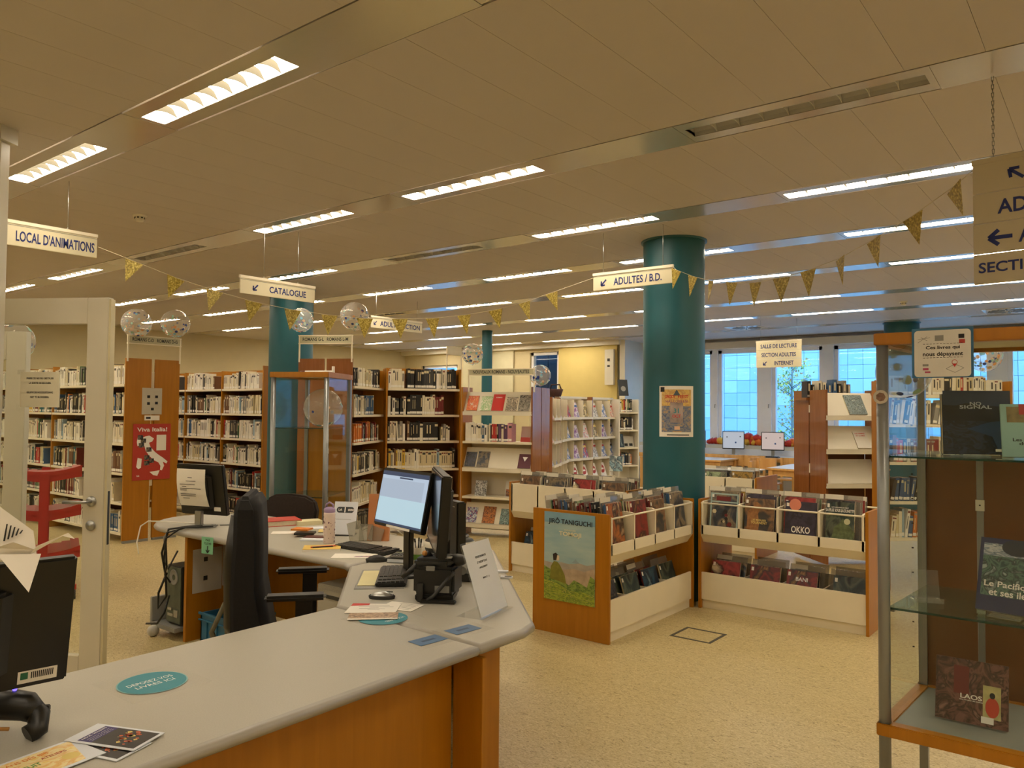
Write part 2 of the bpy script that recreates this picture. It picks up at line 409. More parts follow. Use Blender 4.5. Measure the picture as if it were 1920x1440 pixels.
for k in range(7): obj('panel', MB().box((-1.48 + k * .6, -.03, 0), (-.9 + k * .6, 0, 4.5)), NAVY, bd)
# --- window wall (y = 15.45)
WH = mat('light window wall paint', 'eceff8', .55, var=.02)
XS = [(-7.9, -6.76), (-6.64, -5.75), (-5.51, -4.52), (-4.31, -3.4), (-3.25, -2.2), (-1.72 - .2, -1.0), (-.75, .2), (.45, 1.4), (1.65, 2.6), (2.8, 3.9)]
XS = [(-7.9, -6.76), (-6.64, -5.75), (-5.51, -4.52), (-4.31, -3.05), (-2.85, -1.74), (-1.50, -.6), (-.4, .7), (.95, 2.0), (2.25, 3.9)]
wall_open('wall_window', 15.45, -8.4, 4.6, 3.4, [(a, b, .93, 2.88) for a, b in XS], WH, .22)
for i, (a, b) in enumerate(XS): window(4 + i, a, b, .93, 2.88, 15.5, FRM)
sill = struct(box('trim_4', (-8.3, 15.12, .86), (4.5, 15.5, .93), WHITE), 'white window sill board')
struct(box('trim_5', (-8.3, 15.05, 0), (4.5, 15.18, .86), FRM), 'white boxed radiator casing')
struct(box('trim_6', (-8.3, 15.3, 2.9), (4.5, 15.45, 3.04), WHITE), 'blind casing above the windows')
hd = MB()
for a, b in XS[:6]: hd.tube([(a - .05, 15.47, 1.75), (a - .05, 15.43, 1.75), (a - .05, 15.42, 1.68)], .01, 6)
obj('window_handle', hd, SILVER, sill, kind='stuff')
# --- outside: tiled facade opposite, tree, stairs
FAC = mat('pale blue grey facade tile', 'b9cbd3', .4, var=.03, scale=.6)
FAJ = mat('facade joint grey', '7d98a6', .7, var=.03)
fb = thing('facade', 'large building facade clad in big pale tiles outside the windows', 'building', (0, 24, 0))
obj('wall', MB().box((-24, .06, -3), (22, .5, 5.2)), FAJ, fb)
ftm = [MB().box((.005, 0, .005), (.415, .05, .395)).mesh('tile', m_) for m_ in (FAC, mat('pale facade tile bluer', 'acc3ce', .4, var=.03), mat('pale facade tile light', 'c4d2d6', .35, var=.03))]
n = 0
frest = MB()
for iz in range(-7, 13):
    for ix in range(-52, 52):
        x_, z_ = ix * .42, iz * .4 + .2
        if -13.2 < x_ < .2 and .3 < z_ < 3.7 and n < 290: obj('tile', ftm[(ix * 7 + iz * 13) % 5 % 3], None, fb, loc=(x_, 0, z_)); n += 1
        else: frest.box((x_ + .005, 0, z_ + .005), (x_ + .415, .05, z_ + .395))
obj('tile_field', frest, FAC, fb, kind='stuff')
struct(box('ground', (-26, 15.7, -.5), (24, 23.9, -.02), mat('outside paving', '9aa0a4', .8, var=.1)), 'paving outside')
st = thing('outside_stair', 'grey outside stair with railings beyond the right windows', 'stairs', (-1.2, 21.5, 0))
stm = MB(); r0 = MB()
for k in range(12): obj('step', MB().box((-k * .26, 0, .1 + k * .19), (-k * .26 + .3, 1.2, .16 + k * .19)), GREYP, st)
for yy in (0, 1.2):
    obj('railing', MB().tube([(.2, yy, 1.0), (-2.9, yy, 3.3)], .03).tube([(.2, yy, .55), (-2.9, yy, 2.85)], .02).tube([(.2, yy, 0), (.2, yy, 1.0)], .03).tube([(-1.3, yy, 1), (-1.3, yy, 2.1)], .02).tube([(-2.9, yy, 2.2), (-2.9, yy, 3.3)], .03), ALUP, st)
tr = thing('birch_tree', 'sparse young tree with small yellow green leaves outside the window', 'tree', (-6.35, 19.2, 0))
tm = MB(); tips = []
tm.tube([(0, 0, -.4), (.03, 0, 1.0), (.0, .02, 2.2), (.05, 0, 3.2)], [.05, .04, .025, .01], 6)
for k in range(34):
    z = rnd.uniform(.6, 3.0); a = rnd.uniform(0, 6.28); L = rnd.uniform(.3, .8) * (1.1 - z / 5)
    e = (math.cos(a) * L, math.sin(a) * L, z + L * .7); tm.tube([(0, 0, z), e], [.012, .004], 4); tips.append(((0, 0, z), e))
obj('trunk', tm, mat('grey bark', '8c8a80', .8), tr)
lf = MB()
for k in range(900):
    a, e = rnd.choice(tips); t = rnd.uniform(.25, 1.1); c = Vector(a).lerp(Vector(e), t) + Vector([rnd.gauss(0, .09) for _ in range(3)])
    s = rnd.uniform(.02, .045); u = Vector([rnd.gauss(0, 1) for _ in range(3)]).normalized(); v = u.orthogonal().normalized()
    lf.quad([c - u * s, c + v * s * .6, c + u * s, c - v * s * .6], rnd.choice([0, 0, 1, 2]))
obj('foliage', lf, [mat('yellow leaf', 'd8c04a', .6), mat('green leaf', '7e9a4e', .6), mat('rust leaf', 'b8743a', .6)], tr, kind='stuff')
# --- pillars
for (x, y, r, lab, rim) in ((-3.1, 6.27, .267, 'big round teal pillar with a taped poster behind the comic boxes', 1), (-8.2, 5.97, .267, 'round teal pillar behind the empty glass cabinet', 1), (-9.45, 11.3, .1, 'thin dark teal pipe column before the back windows', 0), (*G((1691 - 960) / 1460 * 12.9, 12.9).xy, .267, 'round teal pillar near the right windows seen over the glass cabinet', 1)):
    t = thing('pillar', lab, 'pillar', (x, y, 0))
    obj('shaft', MB().lathe([(r, 0), (r, 3.1)], 40), TEAL, t)
    if rim: obj('collar', MB().lathe([(r + .002, 3.085), (r + .02, 3.085), (r + .02, 3.1)], 40), TEAL, t)
# ================================================================ BOOKS
BC = {'cream': 'ddd3b8', 'white': 'e8e2d2', 'ivory': 'd2c49c', 'black': '1c1a18', 'charcoal': '3c3a38', 'grey': '8c8880', 'dark red': '6e1e1c', 'red': 'b3322a', 'orange': 'c9722c', 'yellow': 'd8b440', 'blue': '35587e', 'pale blue': '8fa9b8', 'teal': '2c6a70', 'green': '4c6a44', 'brown': '6b4a30', 'pink': 'c48a90', 'purple': '5a3f5e'}
BMAT = {k: mat(k + ' book cloth', v, .5, var=.05, scale=12) for k, v in BC.items()}
PAGES = mat('book pages', 'd9cdb0', .8, var=.05, scale=60)
STICK = mat('white spine sticker', 'e9e5da', .6, var=0)
BM = {}
def book_mesh(col, style):
    k = (col, style)
    if k in BM: return BM[k]
    mb = MB()
    # spine at y=0 in bands, faces around, pages on top
    bands = [(0, .05, 0), (.05, .17, 2), (.17, 1, 0)]
    for a, b, mi in bands: mb.quad([(0, 0, a), (1, 0, a), (1, 0, b), (0, 0, b)], mi)
    mb.quad([(0, 1, 0), (0, 0, 0), (0, 0, 1), (0, 1, 1)]); mb.quad([(1, 0, 0), (1, 1, 0), (1, 1, 1), (1, 0, 1)])
    mb.quad([(1, 1, 0), (0, 1, 0), (0, 1, 1), (1, 1, 1)], 1); mb.quad([(0, 0, 0), (0, 1, 0), (1, 1, 0), (1, 0, 0)], 1)
    mb.quad([(0, 0, 1), (1, 0, 1), (1, .03, 1), (0, .03, 1)]); mb.quad([(.1, .03, 1), (.9, .03, 1), (.9, 1, 1), (.1, 1, 1)], 1)
    mb.quad([(0, .03, 1), (.1, .03, 1), (.1, 1, 1), (0, 1, 1)]); mb.quad([(.9, .03, 1), (1, .03, 1), (1, 1, 1), (.9, 1, 1)])
    e = -.004
    if style == 0: mb.quad([(.3, e, .4), (.7, e, .4), (.7, e, .85), (.3, e, .85)], 3)
    elif style == 1: mb.quad([(0, e, .78), (1, e, .78), (1, e, .9), (0, e, .9)], 3)
    elif style == 2: mb.quad([(.25, e, .3), (.5, e, .3), (.5, e, .75), (.25, e, .75)], 3); mb.quad([(.1, e, .86), (.9, e, .86), (.9, e, .93), (.1, e, .93)], 4)
    light = col in ('cream', 'white', 'ivory', 'yellow', 'pale blue', 'pink')
    BM[k] = mb.mesh('book', [BMAT[col], PAGES, STICK, BMAT['charcoal'] if light else BMAT['ivory'], BMAT['dark red'] if light else BMAT['grey']])
    return BM[k]
BOOKS = []
PAL = {'mix': dict(cream=14, white=14, ivory=6, black=14, charcoal=7, grey=6, red=3, **{'dark red': 4, 'orange': 2, 'yellow': 2, 'blue': 3, 'pale blue': 3, 'teal': 2, 'green': 3, 'brown': 4}),
       'white': dict(cream=20, white=22, ivory=8, black=7, grey=6, charcoal=4, blue=2, **{'pale blue': 3, 'red': 2, 'green': 2, 'brown': 2}),
       'black': dict(black=30, charcoal=12, cream=8, white=6, **{'dark red': 6, 'grey': 4, 'brown': 3}),
       'red': dict(red=9, cream=8, orange=5, white=6, black=6, **{'dark red': 9, 'grey': 3, 'brown': 4, 'pale blue': 3}),
       'yellow': dict(yellow=8, cream=14, ivory=12, white=8, brown=4, grey=5, **{'pale blue': 3, 'black': 3}),
       'pink': dict(pink=8, purple=5, cream=8, grey=6, black=4, blue=3, red=3)}
def fill(root, x0, x1, z, pal, where, hm=(.17, .23), tm=(.014, .04), y0=.02, dp=.15, lean=.06, gap=.0, grp='books standing on the library shelves'):
    """a run of books in the frame of root (an Empty's matrix): spines at y0"""
    x = x0; R = root; i = 0
    names, wts = zip(*PAL[pal].items())
    runc = None; runn = 0
    while x < x1 - tm[0]:
        w = rnd.uniform(*tm); h = rnd.uniform(*hm)
        if runn > 0: c, w, h = runc; runn -= 1; w *= rnd.uniform(.9, 1.1)
        else:
            c = rnd.choices(names, wts)[0]
            if rnd.random() < .18: runc = (c, w, h); runn = rnd.randint(2, 5)
        if x + w > x1: break
        a = 0
        if rnd.random() < lean: a = rnd.uniform(-.12, .12)
        if lean > .5: a = rnd.uniform(-.02, .22)
        dx = abs(math.sin(a)) * h
        px = x + (dx if a < 0 else 0)
        M = R @ Matrix.Translation((px if a <= 0 else x, y0 + rnd.uniform(0, .015), z + (math.sin(a) * w if a > 0 else 0))) @ Matrix.Rotation(a, 4, 'Y')
        BOOKS.append((M, w * .96, dp, h, c, rnd.randint(0, 3), '%s book, %s from left %s' % (c, ordn(i), where), grp))
        x += w + dx * (.9 if lean < .5 else .25) + (rnd.uniform(.004, .02) if rnd.random() < .05 else 0) + gap; i += 1
def root_matrix(loc, rz): return Matrix.Translation(loc) @ Matrix.Rotation(rz, 4, 'Z')
ROWN = ['bottom', 'low', 'lower', 'middle', 'upper', 'top']

# ================================================================ SHELVING
BACKW = mat('dim brown shelf back', '6b4322', .6, var=.04)
def upright(parent, x, d, h, m=WOOD): box('side_panel', (x - .011, 0, 0), (x + .011, d, h), m, parent)
def shelving(name, label, cat, loc, rz, bays, bw, h, zs, depth=.3, side=WOOD, back=BACKW, ends=(True, True), base=True, header=True):
    t = thing(name, label, cat, loc, rz)
    L = bays * bw
    for i in range(bays + 1):
        if (i == 0 and not ends[0]) or (i == bays and not ends[1]): continue
        upright(t, i * bw, depth, h - .05, side)
    if back: box('back_panel', (0, depth - .012, .05), (L, depth, h - .06), back, t)
    for i in range(bays):
        if header: box('header_board', (i * bw + .012, depth - .03, h - .11), ((i + 1) * bw - .012, depth - .013, h - .04), side, t)
        for z in zs:
            box('shelf', (i * bw + .012, 0, z - .028), ((i + 1) * bw - .012, depth - .013, z), CREAM, t)
    return t
def end_boards(parent, p0, rz_dir, h, w=.31, gap=.045, m=WOOD, th=.022, z0=.03):
    """two narrow boards closing the end of a double unit; p0 in the parent's frame, running along +y there"""
    for k in range(2):
        y = k * (w + gap); box('end_panel', (p0[0], p0[1] + y, z0), (p0[0] + th, p0[1] + y + w, h), m, parent)
    box('joint_rail', (p0[0] - .01, p0[1] + w, h * .3), (p0[0] + .005, p0[1] + w + gap, h * .55), CREAM, parent)
    box('joint_rail', (p0[0] - .01, p0[1] + w, h * .78), (p0[0] + .005, p0[1] + w + gap, h * .93), CREAM, parent)
    for k in range(2): box('foot_rail', (p0[0] - .01, p0[1] + k * (w + gap) + .01, 0), (p0[0] + th + .005, p0[1] + k * (w + gap) + w, .03), ALUP, parent)
ZS6 = [.12, .47, .82, 1.17, 1.52, 1.87]
def row_sign(loc, rz, w, txt, label, z0=2.18, z1=2.45, hb=.09):
    t = thing('row_sign', label, 'sign', loc, rz)
    for x in (.01, w - .01): obj('post', MB().box((x - .008, -.006, z0 - .04), (x + .008, .006, z1)), CREAM, t)
    obj('panel', MB().box((.018, -.012, z1 - hb), (w - .018, .012, z1 - .006)), mat('grey green sign strip', 'b9b392', .5), t)
    obj('rail', MB().box((0, -.015, z1 - .006), (w, .015, z1 + .004)).box((0, -.015, z1 - hb - .01), (w, .015, z1 - hb)), CREAM, t)
    if txt: text(txt, (w / 2, -.0135, z1 - hb / 2), .042, DGREY, t, w=w * .84)
    return t
# row A and B (parallel to X, fronts face -Y)
def double_row(y, xl, xr, lab, where, filled=True, pals=('white', 'mix', 'mix', 'white', 'mix', 'white'), gapat=None):
    bays = round(xr - xl)
    t = shelving('bookcase', lab, 'bookcase', (xl, y, 0), 0, bays, 1.0, 2.18, ZS6, ends=(True, False))
    end_boards(t, (xr - xl, 0), 0, 2.18)
    R = root_matrix((xl, y, 0), 0)
    for b in range(bays):
        for k, z in enumerate(ZS6):
            fill(R, b + .02, b + 1 - (.03 if rnd.random() < .6 else rnd.uniform(.05, .3)), z, pals[k], 'on the %s shelf, %s bay %s' % (ROWN[k], ordn(b), where), hm=(.2, .27) if k < 5 else (.19, .25))
    return t
ta = double_row(4.41, -13.25, -9.25, 'long orange wood bookcase ending in two boards with the red Italy poster', 'behind the glass door')
tb = double_row(6.28, -12.25, -9.25, 'orange wood bookcase full of pale novels behind the desk monitor', 'behind the papered monitor', pals=('mix', 'mix', 'white', 'white', 'white', 'white'))
row_sign((-9.21, 4.41, 0), math.pi / 2, .665, 'ROMANS C-D   ROMANS D-G', 'row sign reading romans above the boards with the Italy poster')
# side unit U (behind cabinet, frontal)
o = G((531 - 960) / 1460 * 11.2, 11.2)
tu = shelving('bookcase', 'bookcase seen behind the left side of the empty glass cabinet', 'bookcase', o, AZ(90), 1, .95, 2.2, ZS6)
for k, z in enumerate(ZS6): fill(root_matrix(o, AZ(90)), .02, .93, z, ['mix', 'mix', 'red', 'red', 'black', 'mix'][k], 'on the %s shelf seen behind the empty glass cabinet' % ROWN[k])
# C: double unit with end panels behind the cabinet, side faces right
c0 = G(-2.5, 9.08); azc = 8.7
tc_ = thing('bookcase', 'double bookcase whose two purple brown end boards stand behind the glass cabinet', 'bookcase', c0, AZ(98.7))
for k in range(2): box('end_panel', (k * .345, 0, .03), (k * .345 + .315, .022, 2.18), WOODD, tc_)
box('joint_rail', (.32, .005, 1.4), (.34, .02, 2.05), CREAM, tc_)
row_sign(c0 - Vector((0, 0, 0)), AZ(98.7), .66, 'ROMANS G-L   ROMANS L-M', 'row sign reading romans above the purple brown end boards')
# right-hand face of C
c1 = G(-1.845, 9.08)
tcr = shelving('bookcase', 'bookcase side receding to the right of the glass cabinet', 'bookcase', c1, AZ(azc), 1, 1.12, 2.15, [.12, .47, .83, 1.2, 1.53, 1.87], ends=(False, True))
for k, z in enumerate([.12, .47, .83, 1.2, 1.53, 1.87]):
    fill(root_matrix(c1, AZ(azc)), .08, [.9, 1.0, 1.05, .98, .8, 1.05][k], z, ['mix', 'white', 'mix', 'red', 'white', 'mix'][k], 'on the %s shelf right of the empty glass cabinet' % ROWN[k], hm=(.19, .25), tm=(.016, .045))
# D: frontal bookcase
d0 = G(-1.61, 10.0); ra = AZ(72)
td = shelving('bookcase', 'bookcase of black and cream novels behind the lit computer screen', 'bookcase', d0, ra, 1, .97, 2.18, [.12, .48, .83, 1.19, 1.53, 1.87])
RD = root_matrix(d0, ra)
for k, (z, pal, x1) in enumerate([(.12, 'mix', .9), (.48, 'mix', .9), (.83, 'yellow', .95), (1.19, 'black', .86), (1.53, 'black', .76), (1.87, 'black', .95)]):
    if pal == 'black':
        fill(RD, .02, .26, z, 'white', 'at left of %s shelf behind the lit screen' % ROWN[k], hm=(.21, .26)); fill(RD, .27, x1 - (.15 if k == 3 else 0), z, 'black', 'in the dark part, %s shelf behind the lit screen' % ROWN[k], hm=(.22, .265), tm=(.02, .04))
        if k == 3: fill(RD, .72, .86, z, 'white', 'at right end of %s shelf behind the lit screen' % ROWN[k], hm=(.18, .22))
    else: fill(RD, .02, x1, z, pal, 'on the %s shelf behind the lit screen' % ROWN[k], hm=(.2, .27))
sgn = thing('row_sign', 'blank cream row sign on posts above the bookcase behind the screen', 'sign', G(-.86, 10.15), AZ(35))
for x in (.0, .3): obj('post', MB().box((x - .006, -.006, 2.1), (x + .006, .006, 2.43)), CREAM, sgn)
obj('panel', MB().box((0, -.01, 2.32), (.3, .01, 2.43)), SIGNM, sgn)
# ---------- slanted display units
SLC = mat('cream display board', 'e0d8c2', .45, var=.02)
def slant(parent, x0, x1, z, depth=.3, rise=.24):
    mb = MB(); y0 = .02; y1 = depth - .03
    mb.quad([(x0, y0, z + .02), (x1, y0, z + .02), (x1, y1, z + rise), (x0, y1, z + rise)]); mb.quad([(x0, y0, z + .012), (x0, y1, z + rise - .01), (x1, y1, z + rise - .01), (x1, y0, z + .012)])
    mb.box((x0, -.012, z - .03), (x1, y0, z - .012)); mb.box((x0, -.014, z - .03), (x1, -.004, z + .02))
    mb.quad([(x0, y0, z + .02), (x0, y1, z + rise), (x0, y1, z + rise - .01), (x0, y0, z + .01)]); mb.quad([(x1, y0, z + .02), (x1, y1, z + rise), (x1, y1, z + rise - .01), (x1, y0, z + .01)])
    return obj('display_board', mb, SLC, parent)
def lay(root, x, z, w, h, m, label, depth=.17, rise=.27, grp='books displayed face up on slanted boards', title=None, frame=None, cat='book', tilt=None, th=.014, tm=WHITEINK, y0=.03):
    """a book lying on the slanted board: lower edge at front, in the frame root"""
    a = math.atan2(rise - .02, depth - .05) if tilt is None else tilt
    t = thing('book', label, cat, (0, 0, 0), 0, grp)
    M = root @ Matrix.Translation((x, y0 - .004, z + .026)) @ Matrix.Rotation(a, 4, 'X')
    t.matrix_basis = M
    obj('pages', MB().box((.002, .002, 0), (w - .002, h - .002, th - .002)), PAGES, t)
    obj('cover', MB().box((0, 0, th - .002), (w, h, th)), m, t)
    if title:
        for s, yy, hh, ww in title: text(s, (w / 2, h * yy, th + .0006), hh, tm, t, w=ww, flat=True)
    return t
ARTS = [art_mat('cover art %d' % i, c, nscale=s * .55, seed=i, dist=.8) for i, (c, s) in enumerate([
    (['1a1c20', '3a4048', '8a7a60', '20242c'], 5), (['2a2f3a', '454038', '8a6848', '191a20'], 4), (['4a4458', '2a2530', '3e3648', '16141a'], 4), (['18211f', '2a3a38', '5a6250', '0f1414'], 4),
    (['5a1f22', '8a2c28', '30181a', 'c08a50'], 4), (['8a6a2a', 'b08a3a', '5a4a22', 'c8a860'], 9), (['3a5a6a', '8aa8b0', '28404c', 'c8d0c8'], 4), (['8a3426', 'b06a34', '2a1c1c', 'c8a880'], 5),
    (['2c2c34', '484850', '1a1a20', '70685c'], 5), (['1f3040', '2f5468', '14202c', '8aa0a0'], 3), (['702428', 'a83a38', '401418', 'd8c8a0'], 3), (['566a4a', 'a8b890', '2c3a2a', 'd8d8b8'], 4)])]
MAGS = [art_mat('magazine art %d' % i, c, nscale=s, seed=i + 20, dist=1) for i, (c, s) in enumerate([
    (['a8c4e0', '2a5aa8', 'e8e4dc', '1c3c74'], 3), (['e0d8cc', 'c03a3a', '4a6a9a', 'f0ece4'], 3), (['e8e8e4', '6a6a6a', 'f4f0ea', '2a2a2a'], 5), (['e0a040', '3a68b0', 'e8dcc8', '203058'], 3), (['d8a8c8', '7a3a8a', 'f0e8f0', '3a3a80'], 3), (['e8e0c8', 'c8b070', '40382c', 'f0ead8'], 4), (['b8c8c0', 'd86a6a', 'e8f0e8', '3a5a6a'], 4)])]
# E: display unit facing the desk
e0 = G(-.644, 10.0); re_ = AZ(111.5); RE = root_matrix(e0, re_)
te = thing('display_bookcase', 'display bookcase with slanted cream boards of new novels behind the desk', 'bookcase', e0, re_)
upright(te, 0, .3, 1.89); box('back_panel', (0, .29, .05), (.955, .3, 1.2), SLC, te)
ze = [.14, .5, .846, 1.2, 1.56]
[slant(te, .015, .95, ze[k_], .17, .27) for k_ in (0, 2, 4)]
for z in (ze[3], ze[1]): box('shelf', (.012, 0, z - .028), (.95, .29, z), CREAM, te)
de = thing('display_bookcase', 'pair of glossy end boards closing the slanted display bookcase', 'bookcase', G(.255, 9.66), AZ(21))
for k in range(2): box('end_panel', (k * .345, 0, .03), (k * .345 + .325, .022, 1.89), WOODD, de, bevel=.002)
row_sign(G(-.56, 9.85), AZ(111.5), .9, 'NOUVEAUX ROMANS - NOUVEAUTES', 'long row sign reading nouveaux romans above the display bookcase', z0=1.86, z1=2.11, hb=.07)
for i, (x, w, h, c, lb) in enumerate([(.05, .15, .21, art_mat('orange figure art', ['e8e0cc', 'd86a20', 'c04a20', 'e8b040'], 4, 3), 'white book with orange figures, leftmost on the top slanted board'), (.24, .15, .2, art_mat('green scribble art', ['e4e2cc', 'dcdcc0', '7ab060', 'e4e2cc'], 5, 8), 'cream book with a green drawing on the top slanted board'), (.40, .16, .23, mat('bright red cover', 'c8281e', .4), 'bright red book on the top slanted board'), (.59, .15, .19, art_mat('sepia photo art', ['d8ccb8', 'b8a890', '3a342c', 'e0d8c8'], 5, 5), 'cream book with a sepia photo on the top slanted board'), (.76, .15, .22, art_mat('dark photo art', ['2a2824', '6a6458', 'a8a090', '1a1816'], 5, 6), 'dark photo book at the right end of the top slanted board')]):
    lay(RE, x, ze[4], w, h, c, lb, title=[('ROMAN', .8, .015, .08)] if i == 2 else None)
for x, w, h, c, lb in [(.03, .15, .2, ARTS[8], 'black book with a face, leftmost on the middle slanted board'), (.2, .16, .21, ARTS[0], 'black book with a grey picture on the middle slanted board'), (.76, .17, .19, mat('plum cover', '5c2a38', .5), 'plum book with a pale triangle on the middle slanted board')]:
    b = lay(RE, x, ze[2], w, h, c, lb)
    if 'triangle' in lb: obj('triangle_print', MB().quad([(.05, .15, .0146), (.085, .09, .0146), (.12, .15, .0146)]), WHITEINK, b)
for x, w, h, c, lb in [(.05, .15, .2, art_mat('red blue art', ['c03a3a', '3a5a90', 'e0e0e0', '203050'], 4, 4), 'red and blue book, leftmost on the lowest slanted board'), (.28, .17, .22, art_mat('amber art', ['2a1c14', 'c87a30', '50301c', 'e0a050'], 4, 4), 'dark amber book in the middle of the lowest slanted board'), (.52, .15, .2, art_mat('sea green art', ['26403c', '8aa8a0', '1a2a28', 'c0d0c8'], 6, 2), 'grey green book on the right of the lowest slanted board')]:
    lay(RE, x, ze[0], w, h, c, lb)
fill(RE, .04, .36, ze[3], 'white', 'on the straight shelf of the display bookcase, pale end', hm=(.2, .24)); fill(RE, .37, .68, ze[3], 'pink', 'on the straight shelf of the display bookcase, coloured end', hm=(.19, .24))
def standing(root, x, y, z, w, h, m, label, lean=-.25, grp=None, title=None, tm=WHITEINK, th=.012, cat='book', yaw=0, name='book', extra=None):
    t = thing(name, label, cat, (0, 0, 0), 0, grp)
    t.matrix_basis = root @ Matrix.Translation((x, y, z)) @ Matrix.Rotation(yaw, 4, 'Z') @ Matrix.Rotation(lean, 4, 'X')
    obj('pages', MB().box((.002, .002, .002), (w - .002, th - .001, h - .002)), PAGES, t)
    obj('cover', MB().box((0, 0, 0), (w, .0018, h)).box((0, th - .0015, 0), (w, th, h)), m, t)
    if title:
        for s, zz, hh, ww in title: text(s, (w / 2, -.0024, h * zz), hh, tm, t, w=ww)
    if extra: extra(t)
    return t
standing(RE, .76, .12, ze[3], .13, .2, mat('pale rose cover', 'c8a8a0', .5), 'pale book with a red foot leaning at the right end of the straight shelf', extra=lambda t: flat_v(t, .0, .13, 0, .06, REDP))
standing(RE, .14, .1, ze[1], .16, .2, art_mat('grey tower art', ['c8c8c4', '2a2a2a', 'e8e8e4', '6a6a68'], 6, 3), 'black and white book standing left on the second lowest display shelf')
standing(RE, .56, .1, ze[1], .12, .2, mat('grey white cover', 'c4c0b4', .5), 'white book with an orange picture on the second lowest display shelf', extra=lambda t: flat_v(t, .01, .11, .01, .1, ARTS[7]))
standing(root_matrix(G(.255, 9.66), AZ(21)), .3, -.9, .86, .16, .19, ARTS[6], 'blue book of rays standing up in the box before the end boards', yaw=AZ(100) - AZ(21))

# ---------- magazine racks along x = -7.3
def cells(t, R, n, cw, zs, where, skip0=False, hrow=.33, top=1.82):
    L = n * cw
    for z in zs:
        box('shelf', (0, -.02, z - .02), (L, .22, z), WHITE, t)
        obj('lip', MB().box((0, -.03, z - .02), (L, -.02, z + .02)), WHITE, t)
        mb = MB()
        for i in range(n + 1): mb.prism([(i * cw - .006, 0), (i * cw + .006, 0), (i * cw + .006, .22), (i * cw - .006, .22)], z, z + hrow - .02)
        obj('divider', mb, CREAM, t, kind='stuff')
        for i in range(n):
            if rnd.random() < .04: continue
            w = min(cw * .82, .21) * rnd.uniform(.9, 1); low = z < .5
            m = WHITEINK if low else MAGS[rnd.randrange(len(MAGS))]
            s = standing(R, i * cw + cw * .1, .02, z + .002, w, rnd.uniform(.24, .29), m, '%s, %s from left in the %s row of %s' % ('white red logo card' if low else 'magazine', ordn(i), ROWN[zs.index(z)], where), lean=-.32, grp='magazines in the rack', cat='magazine', name='magazine', th=.006)
            if low: obj('logo', MB().lathe([(0, 0), (w * .38, 0)], 20, M=Matrix.Translation((w / 2, -.001, .15)) @ Matrix.Rotation(math.pi / 2, 4, 'X')), REDP, s); flat_v(s, w * .25, w * .75, .135, .165, WHITEINK, -.002)
            elif rnd.random() < .7: flat_v(s, .01, w - .01, .2, .235, rnd.choice([REDP, BLUEP, INK, YEL, WHITEINK]), -.001, 'masthead')
    box('back_panel', (0, .22, .05), (L, .235, top - .02), CREAM, t); box('header_board', (0, .1, top - .02), (L, .2, top + .02), WHITE, t)
zm = [.42, .77, 1.12, 1.47]
m3 = (-7.3, 10.75, 0)
t3 = thing('magazine_rack', 'white magazine rack, left half of the rack wall by the beige blind', 'magazine rack', m3, math.pi / 2); cells(t3, root_matrix(m3, math.pi / 2), 3, .285, zm, 'the left magazine rack'); upright(t3, .87, .24, 1.84, WOODD)
m4 = (-7.3, 11.64, 0)
t4 = thing('magazine_rack', 'white magazine rack, right half next to the white bookcase', 'magazine rack', m4, math.pi / 2); cells(t4, root_matrix(m4, math.pi / 2), 3, .285, zm, 'the right magazine rack')
for i, (r, d, lab) in enumerate((((1036 - 960) / 1460 * 11.5, 11.5, 'narrow magazine rack seen edge on beside the glossy end boards'), ((1051 - 960) / 1460 * 12.25, 12.25, 'narrow magazine rack seen edge on, the farther one'))):
    g = G(r, d); tt = thing('magazine_rack', lab, 'magazine rack', g, AZ(14)); upright(tt, -.012, .24, 1.8, WOODD)
    cells(tt, root_matrix(g, AZ(14)), 2, .3, zm, 'the %s narrow rack' % ('nearer', 'farther')[i], top=1.78)
# things on top of racks
bk = thing('basket', 'dark woven baskets of odds and ends on top of the magazine racks', 'basket', (-7.45, 10.7, 1.83)); 
obj('rim', MB().lathe([(.09, 0), (.13, .12), (.12, .125), (.085, .01)], 14), mat('dark wicker', '3a1c14', .8, var=.3, scale=60), bk); obj('handle', MB().tube([(-.12, 0, .11), (-.08, 0, .2), (.08, 0, .2), (.12, 0, .11)], .012), mat('dark wicker', '3a1c14'), bk)
# white bookcase W
gw = G((1161 - 960) / 1460 * 14.1, 14.1); rw = AZ(68); RW = root_matrix(gw, rw)
tw = shelving('bookcase', 'narrow white metal bookcase beside the magazine racks', 'bookcase', gw, rw, 1, .4, 1.86, [.3, .62, .94, 1.26, 1.58], side=WHITE, back=WHITE, depth=.32)
for k, z in enumerate([.62, 1.26, 1.58]): fill(RW, .02, .3, z, ['mix', 'black', 'mix'][k], 'on the %s shelf of the narrow white bookcase' % ['lower', 'middle', 'top'][k], hm=(.18, .24))
standing(RW, .03, .04, .94, .1, .25, ARTS[9], 'green blue book standing in the white bookcase'); standing(RW, .15, .1, .94, .22, .2, mat('grey poster card', 'b8b4a8', .6), 'pale sign card with two dark squares in the white bookcase', extra=lambda t: (flat_v(t, .02, .09, .02, .07, INK), flat_v(t, .12, .19, .02, .07, INK)))
standing(RW, .04, .08, 1.88, .2, .3, mat('black easel board', '24282a', .5), 'tilted black framed card on top of the white bookcase', lean=-.2, extra=lambda t: obj('disc_print', MB().lathe([(0, 0), (.05, 0)], 20, M=Matrix.Translation((.1, -.001, .13)) @ Matrix.Rotation(math.pi / 2, 4, 'X')), GREYP, t))
